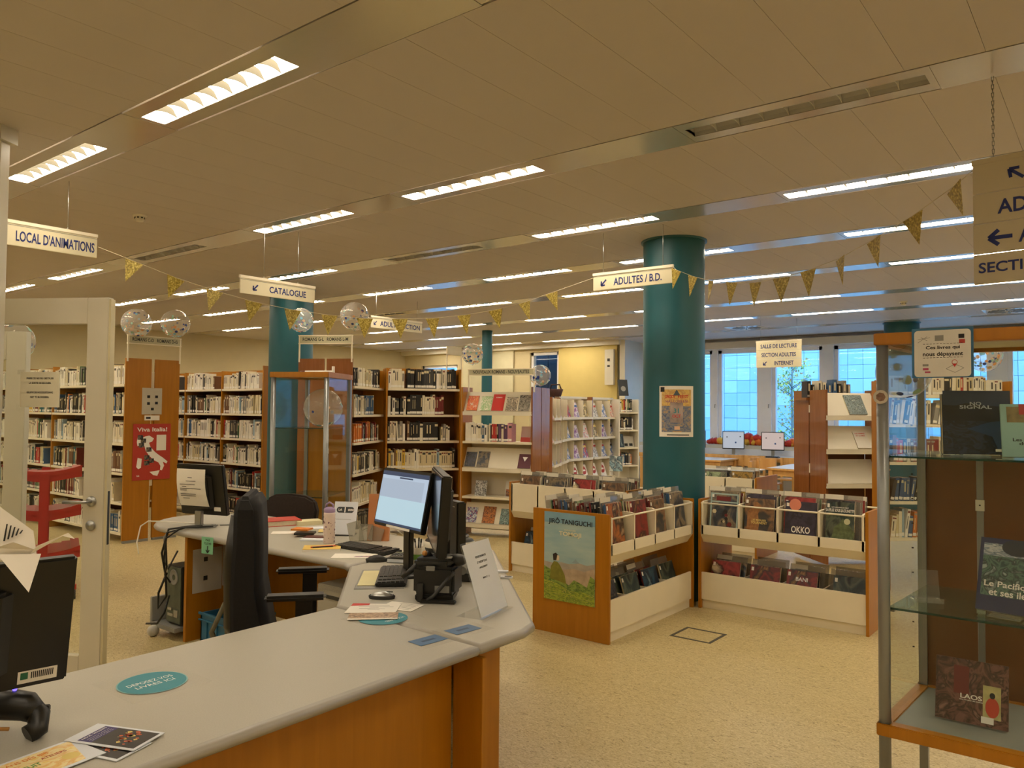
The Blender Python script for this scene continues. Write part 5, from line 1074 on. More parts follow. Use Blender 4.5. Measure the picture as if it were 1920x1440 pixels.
for s, z, w in (('PRIERE DE NE PAS OBSTRUER', 1.755, .165), ('LA SORTIE DE SECOURS.', 1.729, .135), ('GELIEVE DE NOODUITGANG', 1.677, .16), ('NIET TE BLOKKEREN.', 1.651, .115)): text(s, (nx0 + .12, .0072, z), .011, INK, nt_, w=w)
for x, z in ((nx0, 1.595), (nx0 + .235, 1.79), (nx0, 1.79)): obj('tape', MB().box((x - .02, .009, z - .012), (x + .02, .012, z + .012)), LAMIN, nt_)
jb = G((-8 - 960) / 1460 * 4.15, 4.15); jamb = struct(obj('door_frame_1', MB().box((-.3, -.03, 0), (.012, .03, 3.02)).box((-.34, -.06, 3.02), (.035, .06, 3.1)), DW, None, loc=jb, rot=(0, 0, rdoor)), 'off white door frame post reaching the ceiling')
# second framed leaf behind the glass
f0 = G((-60 - 960) / 1460 * 5.0, 5.0); fd = thing('fixed_door_leaf', 'second pale framed leaf standing behind the open glass door', 'door', f0, AZ(92))
obj('stile', MB().box((.24, 0, .02), (.37, .05, 2.08)), DW, fd, bevel=.003); obj('rail', MB().box((-.3, 0, 1.9), (.24, .05, 2.08)), DW, fd, bevel=.003); obj('stile', MB().box((-.42, 0, .02), (-.3, .05, 2.08)), DW, fd); obj('rail', MB().box((-.3, 0, .02), (.24, .05, .3)), DW, fd)
obj('pane', MB().box((-.3, .02, .3), (.24, .028, 1.9)), CABGLASS, fd)
# red book trolley
RT = mat('glossy red lacquered steel', 'a8231c', .35, var=.03)
tp = G((88 - 960) / 1460 * 6.6, 6.6); rt = thing('book_trolley', 'red book trolley with curved trays seen through the glass door', 'trolley', tp, AZ(60))
for z in (.35, .7, 1.02):
    pr_ = [(-.27 + .54 * i / 8, .04 + .05 * abs((i - 4) / 4) ** 2) for i in range(9)]
    mb = MB()
    for i in range(8):
        x0, h0 = pr_[i]; x1, h1 = pr_[i + 1]; mb.box((x0, -.2, z + (h0 + h1) / 2 - .045), (x1, .55, z + (h0 + h1) / 2 - .035)); 
    for i in range(8):
        x0, h0 = pr_[i]; x1, h1 = pr_[i + 1]; mb.quad([(x0, -.2, z - .05 * (1 - abs(x0) / .3)), (x1, -.2, z - .05 * (1 - abs(x1) / .3)), (x1, -.2, z + h1), (x0, -.2, z + h0)])
    obj('tray', mb, RT, rt)
obj('post', MB().box((-.035, -.215, .1), (.035, -.185, 1.05)), RT, rt, bevel=.004); obj('post', MB().box((-.035, .52, .1), (.035, .55, 1.05)), RT, rt, bevel=.004)
obj('foot', MB().box((-.25, -.215, .08), (.25, -.18, .12)).box((-.25, .52, .08), (.25, .55, .12)), RT, rt)
for sx in (-.23, .23):
    for sy in (-.2, .53): obj('caster', MB().lathe([(0, -.015), (.04, -.015), (.04, .015), (0, .015)], 14, M=Matrix.Translation((sx, sy, .04)) @ Matrix.Rotation(1.57, 4, 'Y')), DGREY, rt)
# ================================================================ GLASS CABINETS
def cabinet(label, fl, az, w=.5, dp=.555, h=1.9, wood=WOOD, split=5):
    t = thing('glass_cabinet', label, 'glass cabinet', fl, AZ(az))
    k = .035
    C = [(0, 0), (w, 0), (w - k, dp), (k, dp)]; SA = math.atan2(k, dp)
    for i, (x, y) in enumerate(C):
        if i < 2: obj('post', MB().tube([(x, y, 0), (x, y, h - .04)], .021, 14), ALUP, t)
        else: obj('post', MB().box((x - .016, y - .016, .0), (x + .016, y + .016, h - .04)), ALUP, t)
    hm_ = MB()
    for z in [.6 + .035 * i for i in range(0, 34, 3)]: hm_.box((.0165, dp - .006, z), (.0167, dp - .0, z + .006)).box((-.004, dp - .0167, z), (.004, dp - .0163, z + .006))
    obj('peg_hole', hm_, BLACK, t, kind='stuff')
    for z0, z1, nm in ((h - .045, h, 'top'), (.405, .45, 'base')):
        for a, b in ((C[0], C[1]), (C[1], C[2]), (C[2], C[3]), (C[3], C[0])):
            a = Vector(a); b = Vector(b); d = (b - a).normalized(); n_ = Vector((-d.y, d.x)) * .024
            obj(nm + '_rail', MB().prism([tuple(a - d * .024 - n_), tuple(b + d * .024 - n_), tuple(b + d * .024 + n_), tuple(a - d * .024 + n_)], z0, z1), wood, t, bevel=.003)
    box('base_board', (.01, .01, .42), (w - .01, dp - .01, .446), mat('grey base board', '85877f', .4), t)
    box('top_board', (.01, .01, h - .03), (w - .01, dp - .01, h - .01), mat('matt white board', 'cfc8b8', .7), t)
    for z in (.875, 1.44):
        obj('glass_shelf', MB().prism([(.012, .01), (w - .012, .01), (w - k - .02, dp - .025), (k + .02, dp - .025)], z - .006, z), SHELFGLASS, t); obj('shelf_edge', MB().box((.01, .004, z - .0065), (w - .01, .0099, z + .0005)), SHELFEDGE, t)
        for x in (.02, w - .02): obj('shelf_clip', MB().box((x - .012, .012, z - .016), (x + .012, .03, z - .0065)), ALUP, t)
    obj('side_pane', MB().box((-.003, .02, .45), (.003, dp - .02, h - .045)), CABGLASS, t, rot=(0, 0, -SA)); obj('side_pane', MB().box((-.003, .02, .45), (.003, dp - .02, h - .045)), CABGLASS, t, loc=(w, 0, 0), rot=(0, 0, SA))
    obj('front_pane', MB().box((.02, -.003, .45), (w - .02, .003, h - .045)), CABGLASS, t)
    obj('back_panel', MB().box((k + .016, dp, .45), (w / 2 - .013, dp + .012, 1.42)), mat('dark brown back board', '6e4426', .3, var=.05) if split == 5 else WOOD, t); obj('back_panel', MB().box((w / 2 + .013, dp, .45), (w - k - .016, dp + .012, 1.42)), mat('dark brown back board', '6e4426', .3, var=.05) if split == 5 else WOOD, t)
    obj('lock_strip', MB().box((w / 2 - .012, dp + .001, .45), (w / 2 + .012, dp + .01, 1.42)), ALUP, t)
    for z in (.78, 1.2): lk = obj('lock', MB().box((w / 2 - .016, dp - .008, z), (w / 2 + .016, dp + .001, z + .045)), WHITE, t); obj('keyhole', MB().box((w / 2 - .003, dp - .0085, z + .02), (w / 2 + .003, dp - .008, z + .026)), BLACK, lk)
    return t
c1o = G((1654 - 960) / 1460 * 2.94, 2.94); CB1 = AZ(127.5)
cab1 = cabinet('near glass cabinet with travel books at the right edge', c1o, 127.5)
R1 = root_matrix(c1o, CB1)
c2o = G((512 - 960) / 1460 * 6.45, 6.45); cab2 = cabinet('empty glass cabinet behind the desk with a balloon inside', c2o, 101, w=.47, split=0)
R2 = root_matrix(c2o, AZ(101))
tg = thing('roll', 'cream roll of paper and small tool lying on top of the empty glass cabinet', 'paper roll', (R2 @ Vector((.3, .25, 1.9))), AZ(100)); obj('roll', MB().tube([(-.14, 0, .012), (.1, .02, .014)], .012, 10), PAPER, tg); obj('stand', MB().box((.1, 0, 0), (.115, .03, .06)), PAPER, tg); obj('tool', MB().tube([(-.2, .03, .012), (-.13, 0, .015)], .01, 8), mat('dark red tool', '5a1c18', .5), tg)
# cabinet contents
E5 = art_mat('dusk coast photo', ['16202e', '223044', '0e141c', '2c3a50', '1a1c20'], 3, 12, scale=(1, 1, 2))
def nosig(t):
    flat_v(t, .003, .25, .18, .248, mat('dusk sky print', '2b3c56', .45, var=.05), -.0006, 'sky_print'); obj('headland_print', MB().quad([(.003, -.0009, .13), (.25, -.0009, .13), (.25, -.0009, .185), (.16, -.0009, .19), (.09, -.0009, .2), (.05, -.0009, .19), (.003, -.0009, .192)]), mat('dark land print', '141a22', .5), t)
    obj('lake_print', MB().quad([(.09, -.0012, .1), (.17, -.0012, .125), (.25, -.0012, .135), (.25, -.0012, .04), (.2, -.0012, .02), (.18, -.0012, .07)]), mat('blue water print', '23446a', .4), t); flat_v(t, .19, .235, .012, .022, WHITEINK, -.0014)
def WR(px, py, d, az, z=None):
    p = PD(px, py, d)
    return root_matrix((p.x, p.y, z if z is not None else p.z), AZ(az))
standing(WR(1769, 848, 3.04, 97, 1.442), 0, 0, 0, .245, .235, E5, 'dark blue book titled no signal on the upper glass shelf', lean=-.05, th=.02, title=[('NO', .84, .014, .042), ('SIGNAL', .785, .014, .118)], tm=mat('pale grey ink', 'c0c8d0', .6), extra=nosig)
def dep(t):
    flat_v(t, .02, .15, .13, .19, mat('brown blob print', '8a7a50', .6, var=.3, scale=30), -.0008, 'roof_print'); flat_v(t, .06, .15, .16, .2, REDP, -.001)
standing(WR(1880, 849, 2.9, 112, 1.442), 0, 0, 0, .17, .2, mat('pale aqua cover', '8fb5ac', .5), 'pale aqua green book beside the dark blue one on the upper glass shelf', lean=-.22, yaw=0, title=[('Les oublies', .32, .012, .1), ('du lac', .25, .012, .06)], tm=INK, extra=dep)
def pac(t):
    flat_v(t, .012, .2, .055, .245, art_mat('green island photo', ['20403a', '5a7a6a', '122622', 'a0b0a8'], 4, 14), -.0008, 'photo_print'); flat_v(t, .012, .2, .2, .245, art_mat('cloud photo', ['8a98a8', 'c8ccd0', '5a6a7a', 'a8b4c0'], 4, 15), -.001, 'sky_print')
    obj('dome_print', MB().quad([(.12 + .05 * math.cos(a), -.0012, .235 + .03 * math.sin(a)) for a in [i * 2 * math.pi / 24 for i in range(24)]]), mat('dark lens print', '151c26', .4), t)
def ease(parent, w=.09, d=.07):
    obj('acrylic_lip', MB().box((0, -.03, 0), (w, -.026, .02)).box((0, -.03, 0), (w, d, .003)), ACRYL, parent)
PCB = WR(1828, 1133, 2.87, 137, .878)
standing(PCB, 0, 0, .012, .21, .265, mat('deep navy cover', '141c48', .4), 'navy framed book le pacifique et ses iles on the middle glass shelf', lean=-.32, th=.03, title=[('Le Pacifique', .36, .028, .165), ('et ses iles', .26, .024, .13)], extra=pac)
es = thing('book_easel', 'clear acrylic easel holding the pacific islands book', 'easel', PCB.to_translation(), PCB.to_euler().z); obj('acrylic_base', MB().box((.05, -.04, 0), (.15, .12, .004)), ACRYL, es); obj('acrylic_lip', MB().box((.05, -.043, 0), (.15, -.039, .022)), ACRYL, es)
def laos(t):
    flat_v(t, .155, .212, .03, .145, mat('bright doorway print', 'b8b078', .5, var=.2, scale=30), -.0008, 'doorway_print'); obj('figure_print', MB().quad([(.163 + .022 * (1 + math.cos(a)), -.0012, .07 + .035 * math.sin(a)) for a in [i * 2 * math.pi / 20 for i in range(20)]]), mat('saffron robe print', 'c0402a', .5), t); obj('figure_print', MB().quad([(.185 + .009 * math.cos(a), -.0014, .112 + .011 * math.sin(a)) for a in [i * 2 * math.pi / 16 for i in range(16)]]), INK, t); flat_v(t, .15, .19, .012, .035, WHITEINK, -.0015); flat_v(t, .06, .11, .1, .2, mat('dull red door print', '6a2626', .5), -.0009, 'door_print')
LB = WR(1753, 1342, 2.99, 127, .448)
standing(LB, 0, 0, .006, .235, .225, art_mat('brown stone photo', ['4a2e28', '7a544a', '301c1a', '8c685c'], 4, 16), 'brown red photo book titled laos on the base board of the near cabinet', lean=-.22, th=.018, title=[('LAOS', .42, .017, .07), ('sous les yeux des moines', .36, .006, .075)], extra=laos)
for lab, px, py, d, z, az in (('empty clear acrylic easel on the upper glass shelf', 1702, 848, 3.05, 1.441, 105), ('empty clear acrylic easel on the middle glass shelf', 1712, 1118, 3.06, .876, 105)):
    p = PD(px, py, d); e = thing('book_easel', lab, 'easel', (p.x, p.y, z), AZ(az))
    obj('acrylic_back', MB().box((0, 0, .002), (.095, .0035, .115)), ACRYL, e, rot=(-.25, 0, 0)); obj('acrylic_base', MB().box((0, -.05, 0), (.095, .05, .0035)), ACRYL, e); obj('acrylic_lip', MB().box((0, -.054, 0), (.095, -.05, .018)), ACRYL, e)
# paper sign on the cabinet front
gs = thing('paper_sign', 'laminated sign reading ces livres qui nous depaysent on the near cabinet', 'sign', c1o, CB1); SX = .108; SZ = 1.728; SWd = .196; SH = .18
obj('sheet', MB().box((SX, -.033, SZ), (SX + SWd, -.031, SZ + SH)), mat('ocean blue border print', '2d6488', .4, var=.3, scale=9), gs)
rr_ = MB(); a0 = .012; pts_ = []
for cx_, cz_, a in ((SX + SWd - .02, SZ + SH - .02, 0), (SX + .02, SZ + SH - .02, 90), (SX + .02, SZ + .016, 180), (SX + SWd - .02, SZ + .016, 270)):
    for k in range(5): t_ = math.radians(a + k * 22.5); pts_.append((cx_ + a0 * math.cos(t_), -.0336, cz_ + a0 * math.sin(t_)))
rr_.quad(list(reversed(pts_))); obj('white_panel', rr_, mat('matt cool paper', 'd6d2c8', .6), gs)
text('Ces livres qui', (SX + .1, -.0342, SZ + .108), .016, INK, gs, w=.108); text('nous dépaysent', (SX + .1, -.0342, SZ + .084), .019, INK, gs, w=.128)
ds_ = MB()
for k in range(12): 
    for z in (SZ + .072, SZ + .122): ds_.box((SX + .037 + k * .0108, -.0345, z), (SX + .044 + k * .0108, -.0342, z + .0014))
obj('dashed_line', ds_, INK, gs, kind='stuff')
def ring(name, c, r, m, w=.0016, sx=1, sz=1, y=-.0343, k=20, a0=0, a1=2 * math.pi):
    mb = MB()
    for i in range(k):
        t0 = a0 + (a1 - a0) * i / k; t1 = a0 + (a1 - a0) * (i + 1) / k
        mb.quad([(c[0] + (r - w) * sx * math.cos(t0), y, c[1] + (r - w) * sz * math.sin(t0)), (c[0] + r * sx * math.cos(t0), y, c[1] + r * sz * math.sin(t0)), (c[0] + r * sx * math.cos(t1), y, c[1] + r * sz * math.sin(t1)), (c[0] + (r - w) * sx * math.cos(t1), y, c[1] + (r - w) * sz * math.sin(t1))])
    return obj(name, mb, m, gs)
ring('pin_print', (SX + .137, SZ + .055), .009, REDINK); obj('pin_print', MB().quad([(SX + .13, -.0343, SZ + .05), (SX + .144, -.0343, SZ + .05), (SX + .137, -.0343, SZ + .037)]), REDINK, gs)
mpm = MB(); q4 = [(SX + .11, SZ + .032), (SX + .138, SZ + .018), (SX + .166, SZ + .034), (SX + .138, SZ + .048)]
for i in range(4):
    a = Vector(q4[i]); b = Vector(q4[(i + 1) % 4]); n_ = (b - a).normalized(); n_ = Vector((-n_.y, n_.x)) * .0008; mpm.quad([(p.x, -.0341, p.y) for p in (a - n_, b - n_, b + n_, a + n_)])
obj('map_outline', mpm, GREYP, gs)
gl_ = MB().box((SX + .075, -.0343, SZ + .133), (SX + .103, -.0341, SZ + .153)); obj('globe_print', gl_, GREYP, gs)
pl = MB()
for x0, z0, x1, z1 in ((.02, .128, .05, .15), (.02, .14, .06, .146), (.03, .148, .05, .135)):
    a = Vector((SX + x0, SZ + z0)); b = Vector((SX + x1, SZ + z1)); n_ = (b - a).normalized(); n_ = Vector((-n_.y, n_.x)) * .0008; pl.quad([(p.x, -.0341, p.y) for p in (a - n_, b - n_, b + n_, a + n_)])
obj('plane_print', pl, GREYP, gs); obj('stamp_print', MB().box((SX + .15, -.0343, SZ + .14), (SX + .168, -.0341, SZ + .155)), INK, gs); obj('stamp_print', MB().box((SX + .152, -.0343, SZ + .122), (SX + .17, -.0341, SZ + .136)), REDP, gs)
obj('flower_print', MB().box((SX + .035, -.0343, SZ + .042), (SX + .054, -.0341, SZ + .05)), GREYP, gs); obj('flower_print', MB().box((SX + .036, -.0343, SZ + .028), (SX + .054, -.0341, SZ + .036)).box((SX + .042, -.0343, SZ + .018), (SX + .06, -.0341, SZ + .024)), mat('rose print', 'b8486a', .5), gs)
rs = thing('round_sticker', 'round brown and white sticker on the post of the near cabinet', 'sticker', c1o + FH * -.024 - RH * .018 + Vector((0, 0, 1.66)), AZ(105)); obj('disc', MB().lathe([(0, 0), (.026, 0)], 24, M=Matrix.Rotation(math.pi / 2, 4, 'X')), mat('pale card disc', 'bfb5a4', .6), rs); obj('emblem_print', MB().lathe([(0, -.0006), (.017, -.0006)], 7, M=Matrix.Rotation(math.pi / 2, 4, 'X') @ Matrix.Diagonal((1, 1, -1, 1))), mat('brown emblem print', '7a5a48', .6, var=.4, scale=90), rs)
# ================================================================ SIGNS
def board(label, A, Bx, h, rz, txts, ceil=((.1, 3.1), (.9, 3.1)), rows=1, th=.012, fs=.055, m=SIGNM, chain=False):
    w = (Vector((Bx.x, Bx.y)) - Vector((A.x, A.y))).length
    t = thing('hanging_sign', label, 'sign', (A.x, A.y, A.z - h), rz)
    for k in range(rows):
        hh = (h - .02) / rows; z1 = h - .02 - k * hh
        obj('panel', MB().box((0, -th / 2, z1 - hh + .003), (w, th / 2, z1)), m, t, bevel=.002)
    obj('top_rail', MB().box((-.003, -th / 2 - .004, h - .022), (w + .003, th / 2 + .004, h)), CREAM if not chain else m, t)
    if rows == 1: obj('edge_line', MB().box((0, -th / 2 - .001, h - .034), (w, -th / 2, h - .031)), GREYP, t)
    for fx, zc in ceil:
        x = w * fx
        if chain:
            ch = MB(); z = h
            n_ = int((zc - (A.z - h) - h) / .018)
            for i in range(n_):
                zz = h + .009 + i * .018; d_ = (.004, 0) if i % 2 else (0, .004)
                ch.tube([(x + d_[0], d_[1], zz - .011), (x + d_[0], d_[1], zz + .011)], .0014, 4).tube([(x - d_[0], -d_[1], zz - .011), (x - d_[0], -d_[1], zz + .011)], .0014, 4)
            obj('chain', ch, GREYP, t); 
        else: obj('wire', MB().tube([(x, 0, h), (x, 0, zc - (A.z - h))], .0022, 5), SILVER, t)
        obj('hook', MB().tube([(x - .008, 0, h), (x, 0, h + .012), (x + .008, 0, h)], .002, 5), SILVER, t)
    for it in txts:
        if it[0] == 'T': text(it[1], (w * it[2], -th / 2 - .0015, it[3]), it[4], BLUEINK, t, w=it[5] if len(it) > 5 else None, bold=.02)
        else: arrow((w * it[1], -th / 2 - .0016, it[2]), it[3], it[4], BLUEINK, t)
    return t, w
# S1 to S6
A = PX(-70, 400, -5.5); B = PX(182, 440, -5.5); h1 = B.z - PX(180, 485, -5.5).z; A.z = B.z
wS = B.y - A.y
board('hanging cream sign reading local d animations at the left edge', A, B, h1, math.pi / 2, [('T', "LOCAL D'ANIMATIONS", .672, h1 * .42, h1 * .42, wS * .61)], ceil=((.28, 3.1), (.76, 3.1)))
A = PX(450, 515, -5.49); B = PX(590, 537, -5.49); h2 = A.z - PX(450, 550, -5.49).z; A.z = (A.z + B.z) / 2
wS = B.y - A.y
board('hanging cream sign reading catalogue above the empty glass cabinet', A, B, h2, math.pi / 2, [('T', 'CATALOGUE', .62, h2 * .42, h2 * .36, wS * .5), ('A', .19, h2 * .42, h2 * .42, math.radians(225))], ceil=((.3, 3.1), (.76, 3.1)))
A = PY(1113, 512, 5.62); B = PY(1262, 497, 5.62); h3 = A.z - PY(1113, 545, 5.62).z; wS = B.x - A.x; A.z = (A.z + B.z) / 2
board('hanging cream sign reading adultes b.d. before the big teal pillar', A, B, h3, 0, [('T', 'ADULTES / B.D.', .57, h3 * .42, h3 * .42, wS * .6), ('A', .14, h3 * .42, h3 * .45, math.radians(225))], ceil=((.13, 3.1), (.88, 3.1)))
A = PX(695, 593, -7.7); B = PX(791, 602, -7.7); h4 = A.z - PX(695, 616, -7.7).z; A.z = (A.z + B.z) / 2; wS = B.y - A.y
board('hanging cream sign reading adultes fiction behind the gold bunting', A, B, h4, math.pi / 2, [('T', 'ADULTES FICTION', .56, h4 * .42, h4 * .42, wS * .78), ('A', .08, h4 * .42, h4 * .42, math.radians(225))])
A = PY(1418, 640, 12.5); B = PY(1503, 637, 12.5); h5 = A.z - PY(1421, 690, 12.5).z; wS = B.x - A.x
board('three row hanging sign for the salle de lecture and internet', A, B, h5, 0, [('T', 'SALLE DE LECTURE', .5, h5 * .79, h5 * .15, wS * .8), ('T', 'SECTION ADULTES', .5, h5 * .47, h5 * .15, wS * .76), ('T', 'INTERNET', .62, h5 * .16, h5 * .15, wS * .42), ('A', .2, h5 * .16, h5 * .18, math.radians(225))], rows=3)
A = PD(1824, 303, 3.45); hS = A.z - PD(1831, 536, 3.45).z
Bv = Vector((A.x, A.y, 0)) + (RH * math.sin(math.radians(135)) + FH * math.cos(math.radians(135))) * .62
SM6 = mat('sign panel in beige', 'bdb295', .5, var=.02)
rh = (hS - .02) / 4
board('large four row hanging direction sign at the upper right corner', A, Bv, hS, AZ(135), [('A', .27, hS - .02 - rh * .5, .07, math.radians(140)), ('T', 'ADULTES', .42, hS - .02 - rh * 1.5, .065, .33), ('A', .17, hS - .02 - rh * 2.5, .09, math.pi), ('T', 'ADOS', .44, hS - .02 - rh * 2.5, .065, .2), ('T', 'SECTION JEUNESSE', .50, hS - .02 - rh * 3.5, .06, .58)], rows=4, ceil=((.13, 3.1), (.87, 3.1)), m=SM6, chain=True)
# ================================================================ BUNTING
def bunting(label, E0, E1, fl, extra0=None, dexp=1.0):
    t = thing('bunting', label, 'bunting', (0, 0, 0))
    def onplan(px, py):
        r = ray(px, py); a = Vector((E0.x, E0.y)); b = Vector((E1.x, E1.y)); d = b - a
        # EYE + r*s = a + d*u
        den = r.x * d.y - r.y * d.x; s = (a.x * d.y - a.y * d.x) / den
        return EYE + r * s
    P = [onplan(px, py) for px, py in fl]
    pts = [E0] + P + [E1]
    obj('string', MB().tube(pts, .0018, 5), mat('twine', 'c8bda0', .8), t)
    for i, p in enumerate(P):
        tg_ = (pts[i + 2] - pts[i]).normalized(); yaw = rnd.uniform(-.35, .35)
        n_ = tg_.cross(Vector((0, 0, 1))).normalized(); dn = tg_.cross(n_).normalized()
        if dn.z > 0: dn = -dn
        base = (tg_ * math.cos(yaw) + n_ * math.sin(yaw)); a = p - base * .062; b = p + base * .062; c = p + dn * .155
        nn = base.cross(dn).normalized() * .0006
        mb = MB().quad([a + nn, b + nn, c + nn]).quad([b - nn, a - nn, c - nn]).quad([a + nn, a - nn, b - nn, b + nn]).quad([b + nn, b - nn, c - nn, c + nn]).quad([c + nn, c - nn, a - nn, a + nn])
        obj('pennant', mb, GOLD, t)
    return t
E0 = PX(184, 463, -5.5); E1 = PY(1113, 521, 5.62)
bunting('gold glitter pennant string from the left sign to the adultes b.d. sign', E0, E1, [(252, 490), (330, 521), (403, 545), (476, 566), (549, 581), (618, 591), (684, 597), (750, 598), (811, 597), (870, 591), (929, 581), (983, 567), (1034, 549)])
E2 = PY(1262, 500, 5.6); E3 = PD(1826, 318, 3.44)
bunting('gold pennant string from the adultes b.d. sign to the large direction sign', E2, E3, [(1268, 506), (1299, 518), (1333, 527), (1372, 530), (1416, 530), (1465, 521), (1515, 507), (1575, 484), (1638, 449), (1711, 405), (1788, 350)])
# ================================================================ BALLOONS
CONF = [mat('navy confetti', '1f3a8a', .5, var=0), mat('sky confetti', '7ab4d0', .5, var=0), mat('mint confetti', '9fc9b8', .5, var=0), mat('peach confetti', 'e0a878', .5, var=0)]
for px, py, rp, d, lab in ((256, 606, 27, 9.25, 'clear confetti balloon, left one above the Italy poster boards'), (329, 607, 26, 9.25, 'clear confetti balloon, right one above the Italy poster boards'), (564, 600, 23, 9.0, 'clear confetti balloon before the teal pillar behind a pennant'), (665, 593, 27, 9.0, 'clear confetti balloon left of the adultes fiction sign'), (886, 664, 20, 9.85, 'clear confetti balloon at the left end of the long row sign'), (1013, 704, 20, 9.6, 'clear confetti balloon at the right end of the long row sign'), (606, 769, 36, 6.72, 'clear balloon lying on the shelf inside the empty glass cabinet'), (1845, 666, 31, 6.9, 'clear confetti balloon beyond the near cabinet against the window'), (26, 640, 36, 5.6, 'clear balloon behind the glass door at the left edge'), (1694, 690, 40, 3.12, 'clear balloon standing inside the near glass cabinet')):
    p = PD(px, py, d); r = rp * d / F * .99
    if 'empty glass' in lab: p.z = 1.442 + r
    if 'inside the near' in lab: p.z = 1.765; r = .104
    t = thing('balloon', lab, 'balloon', p)
    obj('skin', MB().sphere((0, 0, 0), r, 0, 32, 20), BALLOON, t); obj('knot', MB().lathe([(.0, -r * 1.0), (.012, -r * 1.06), (0, -r * 1.02)], 10), BALLOON, t)
    n_ = 56 if 'inside' not in lab else 10
    for ci in range(4):
        mb = MB()
        for k in range(n_ // 4 + 2):
            v = Vector([rnd.gauss(0, 1), rnd.gauss(0, 1), rnd.gauss(-.5, .8)]).normalized(); s = rnd.uniform(.010, .019); u = v.orthogonal().normalized(); w_ = v.cross(u); c = v * r * 1.004
            mb.quad([c + (u * math.cos(a) + w_ * math.sin(a)) * s for a in [i * 2 * math.pi / 10 for i in range(10)]])
        obj('confetti', mb, CONF[ci], t, kind='stuff')
# ================================================================ POSTERS
def vposter(name, label, cat, TL, BR, rz, m, th=.003):
    """poster on a vertical plane; TL, BR world points; local x right, z up from lower left"""
    w = (Vector((BR.x, BR.y)) - Vector((TL.x, TL.y))).length; h = TL.z - BR.z
    t = thing(name, label, cat, (TL.x, TL.y, BR.z), rz); obj('sheet', MB().box((0, 0, 0), (w, th, h)), m, t); return t, w, h
xa = -9.222
TL = PX(250, 795, xa); BR = PX(318, 897, xa); t, w, h = vposter('poster', 'red poster of Italy reading viva italia on the orange boards', 'poster', TL, BR, math.pi / 2, mat('italy red print', 'b5392c', .5, var=.02))
text('Viva Italia!', (w / 2, -.001, h * .9), h * .075, WHITEINK, t, w=w * .8)
IT = [(.12, .83), (.2, .8), (.3, .84), (.42, .86), (.55, .8), (.5, .74), (.42, .72), (.46, .64), (.58, .54), (.7, .47), (.8, .42), (.93, .34), (.9, .3), (.8, .34), (.84, .26), (.78, .17), (.73, .18), (.74, .26), (.68, .33), (.55, .38), (.44, .46), (.34, .56), (.3, .66), (.2, .68), (.12, .66), (.1, .74)]
obj('map_print', MB().quad([(x * w, -.001, z * h * .92) for x, z in reversed(IT)]), WHITEINK, t); obj('island_print', MB().quad([(x * w, -.001, z * h) for x, z in ((.1, .24), (.13, .4), (.24, .38), (.22, .22), (.15, .2))]), WHITEINK, t); obj('island_print', MB().quad([(x * w, -.001, z * h) for x, z in ((.45, .14), (.72, .16), (.66, .06), (.55, .08))]), WHITEINK, t)
obj('text_box', MB().quad([(w * .62, -.001, h * .52), (w * .88, -.001, h * .52), (w * .88, -.001, h * .8), (w * .62, -.001, h * .8)]), PAPER, t)
for x, z in ((.12, .72), (.2, .66), (.35, .5), (.3, .36), (.42, .3), (.3, .26), (.15, .58)): obj('photo_print', MB().quad([(w * x, -.0018, h * z), (w * (x + .14), -.0018, h * z), (w * (x + .14), -.0018, h * (z + .08)), (w * x, -.0018, h * (z + .08))]), ARTS[0], t)
text('bib', (w * .15, -.001, h * .08), h * .03, WHITEINK, t)
TL = PX(267, 727, xa); BR = PX(303, 777, xa); t, w, h = vposter('notice', 'grey notice with five small black symbols above the Italy poster', 'notice', TL, BR, math.pi / 2, mat('grey paper', 'bdb6a4', .6))
for x, z in ((.25, .62), (.65, .62), (.25, .36), (.65, .38), (.45, .15)): obj('symbol', MB().box((w * x, -.002, h * z), (w * (x + .14), -.0005, h * (z + .1))), INK, t)
TL = PX(271, 779, xa); BR = PX(299, 788, xa); t, w, h = vposter('label_card', 'small white card between the notice and the Italy poster', 'notice', TL, BR, math.pi / 2, PAPER); obj('print', MB().box((w * .1, -.002, h * .3), (w * .4, -.0005, h * .7)), INK, t)
# landscape poster on the comic box
yb = 4.643
TL = PY(1021, 958, yb); BR = PY(1115, 1139, yb); t, w, h = vposter('poster', 'pastel landscape poster titled jiro taniguchi tomoji on the comic box end', 'poster', TL, BR, 0, ramp_mat('pastel sky print', [(.3, '8fb0b4'), (.6, 'a8bfb8'), (.8, 'b8c4b4')], scale=(1, 1, 5), nscale=3, rough=.5))
def vp(name, pts, m, y): return obj(name, MB().quad([(x * w, y, z * h) for x, z in pts]), m, t)
vp('sky_print', [(0, .88), (1, .88), (1, 1), (0, 1)], mat('deeper sky print', '7fa6b4', .5, var=.06), -.0004)
vp('hill_print', [(0, .0), (1, .0), (1, .47), (.85, .44), (.7, .455), (.5, .43), (.35, .44), (.2, .42), (0, .43)], mat('mauve hill print', 'a8a090', .5, var=.12, scale=18), -.0006); vp('peak_print', [(.55, .45), (.72, .45), (.66, .475), (.63, .5), (.6, .475)], mat('peak print', '8ea4a8', .5), -.0005)
vp('hill_print', [(.3, .2), (1, .2), (1, .42), (.8, .37), (.6, .385), (.4, .36), (.3, .36)], mat('tan hill print', 'b09c80', .5, var=.15, scale=22), -.0008)
vp('meadow_print', [(0, 0), (1, 0), (1, .3), (.92, .33), (.85, .2), (.7, .24), (.6, .26), (.5, .19), (.35, .25), (.15, .34), (0, .38)], art_mat('meadow print', ['6d8a34', '8aa048', '4a6a2c', 'b0b860'], 7, 22), -.001)
vp('grass_print', [(0, 0), (1, 0), (1, .1), (.8, .14), (.5, .13), (.25, .2), (0, .22)], art_mat('grass print', ['7e9a30', 'a8b040', '58782a', 'c8c060'], 9, 23), -.0013)
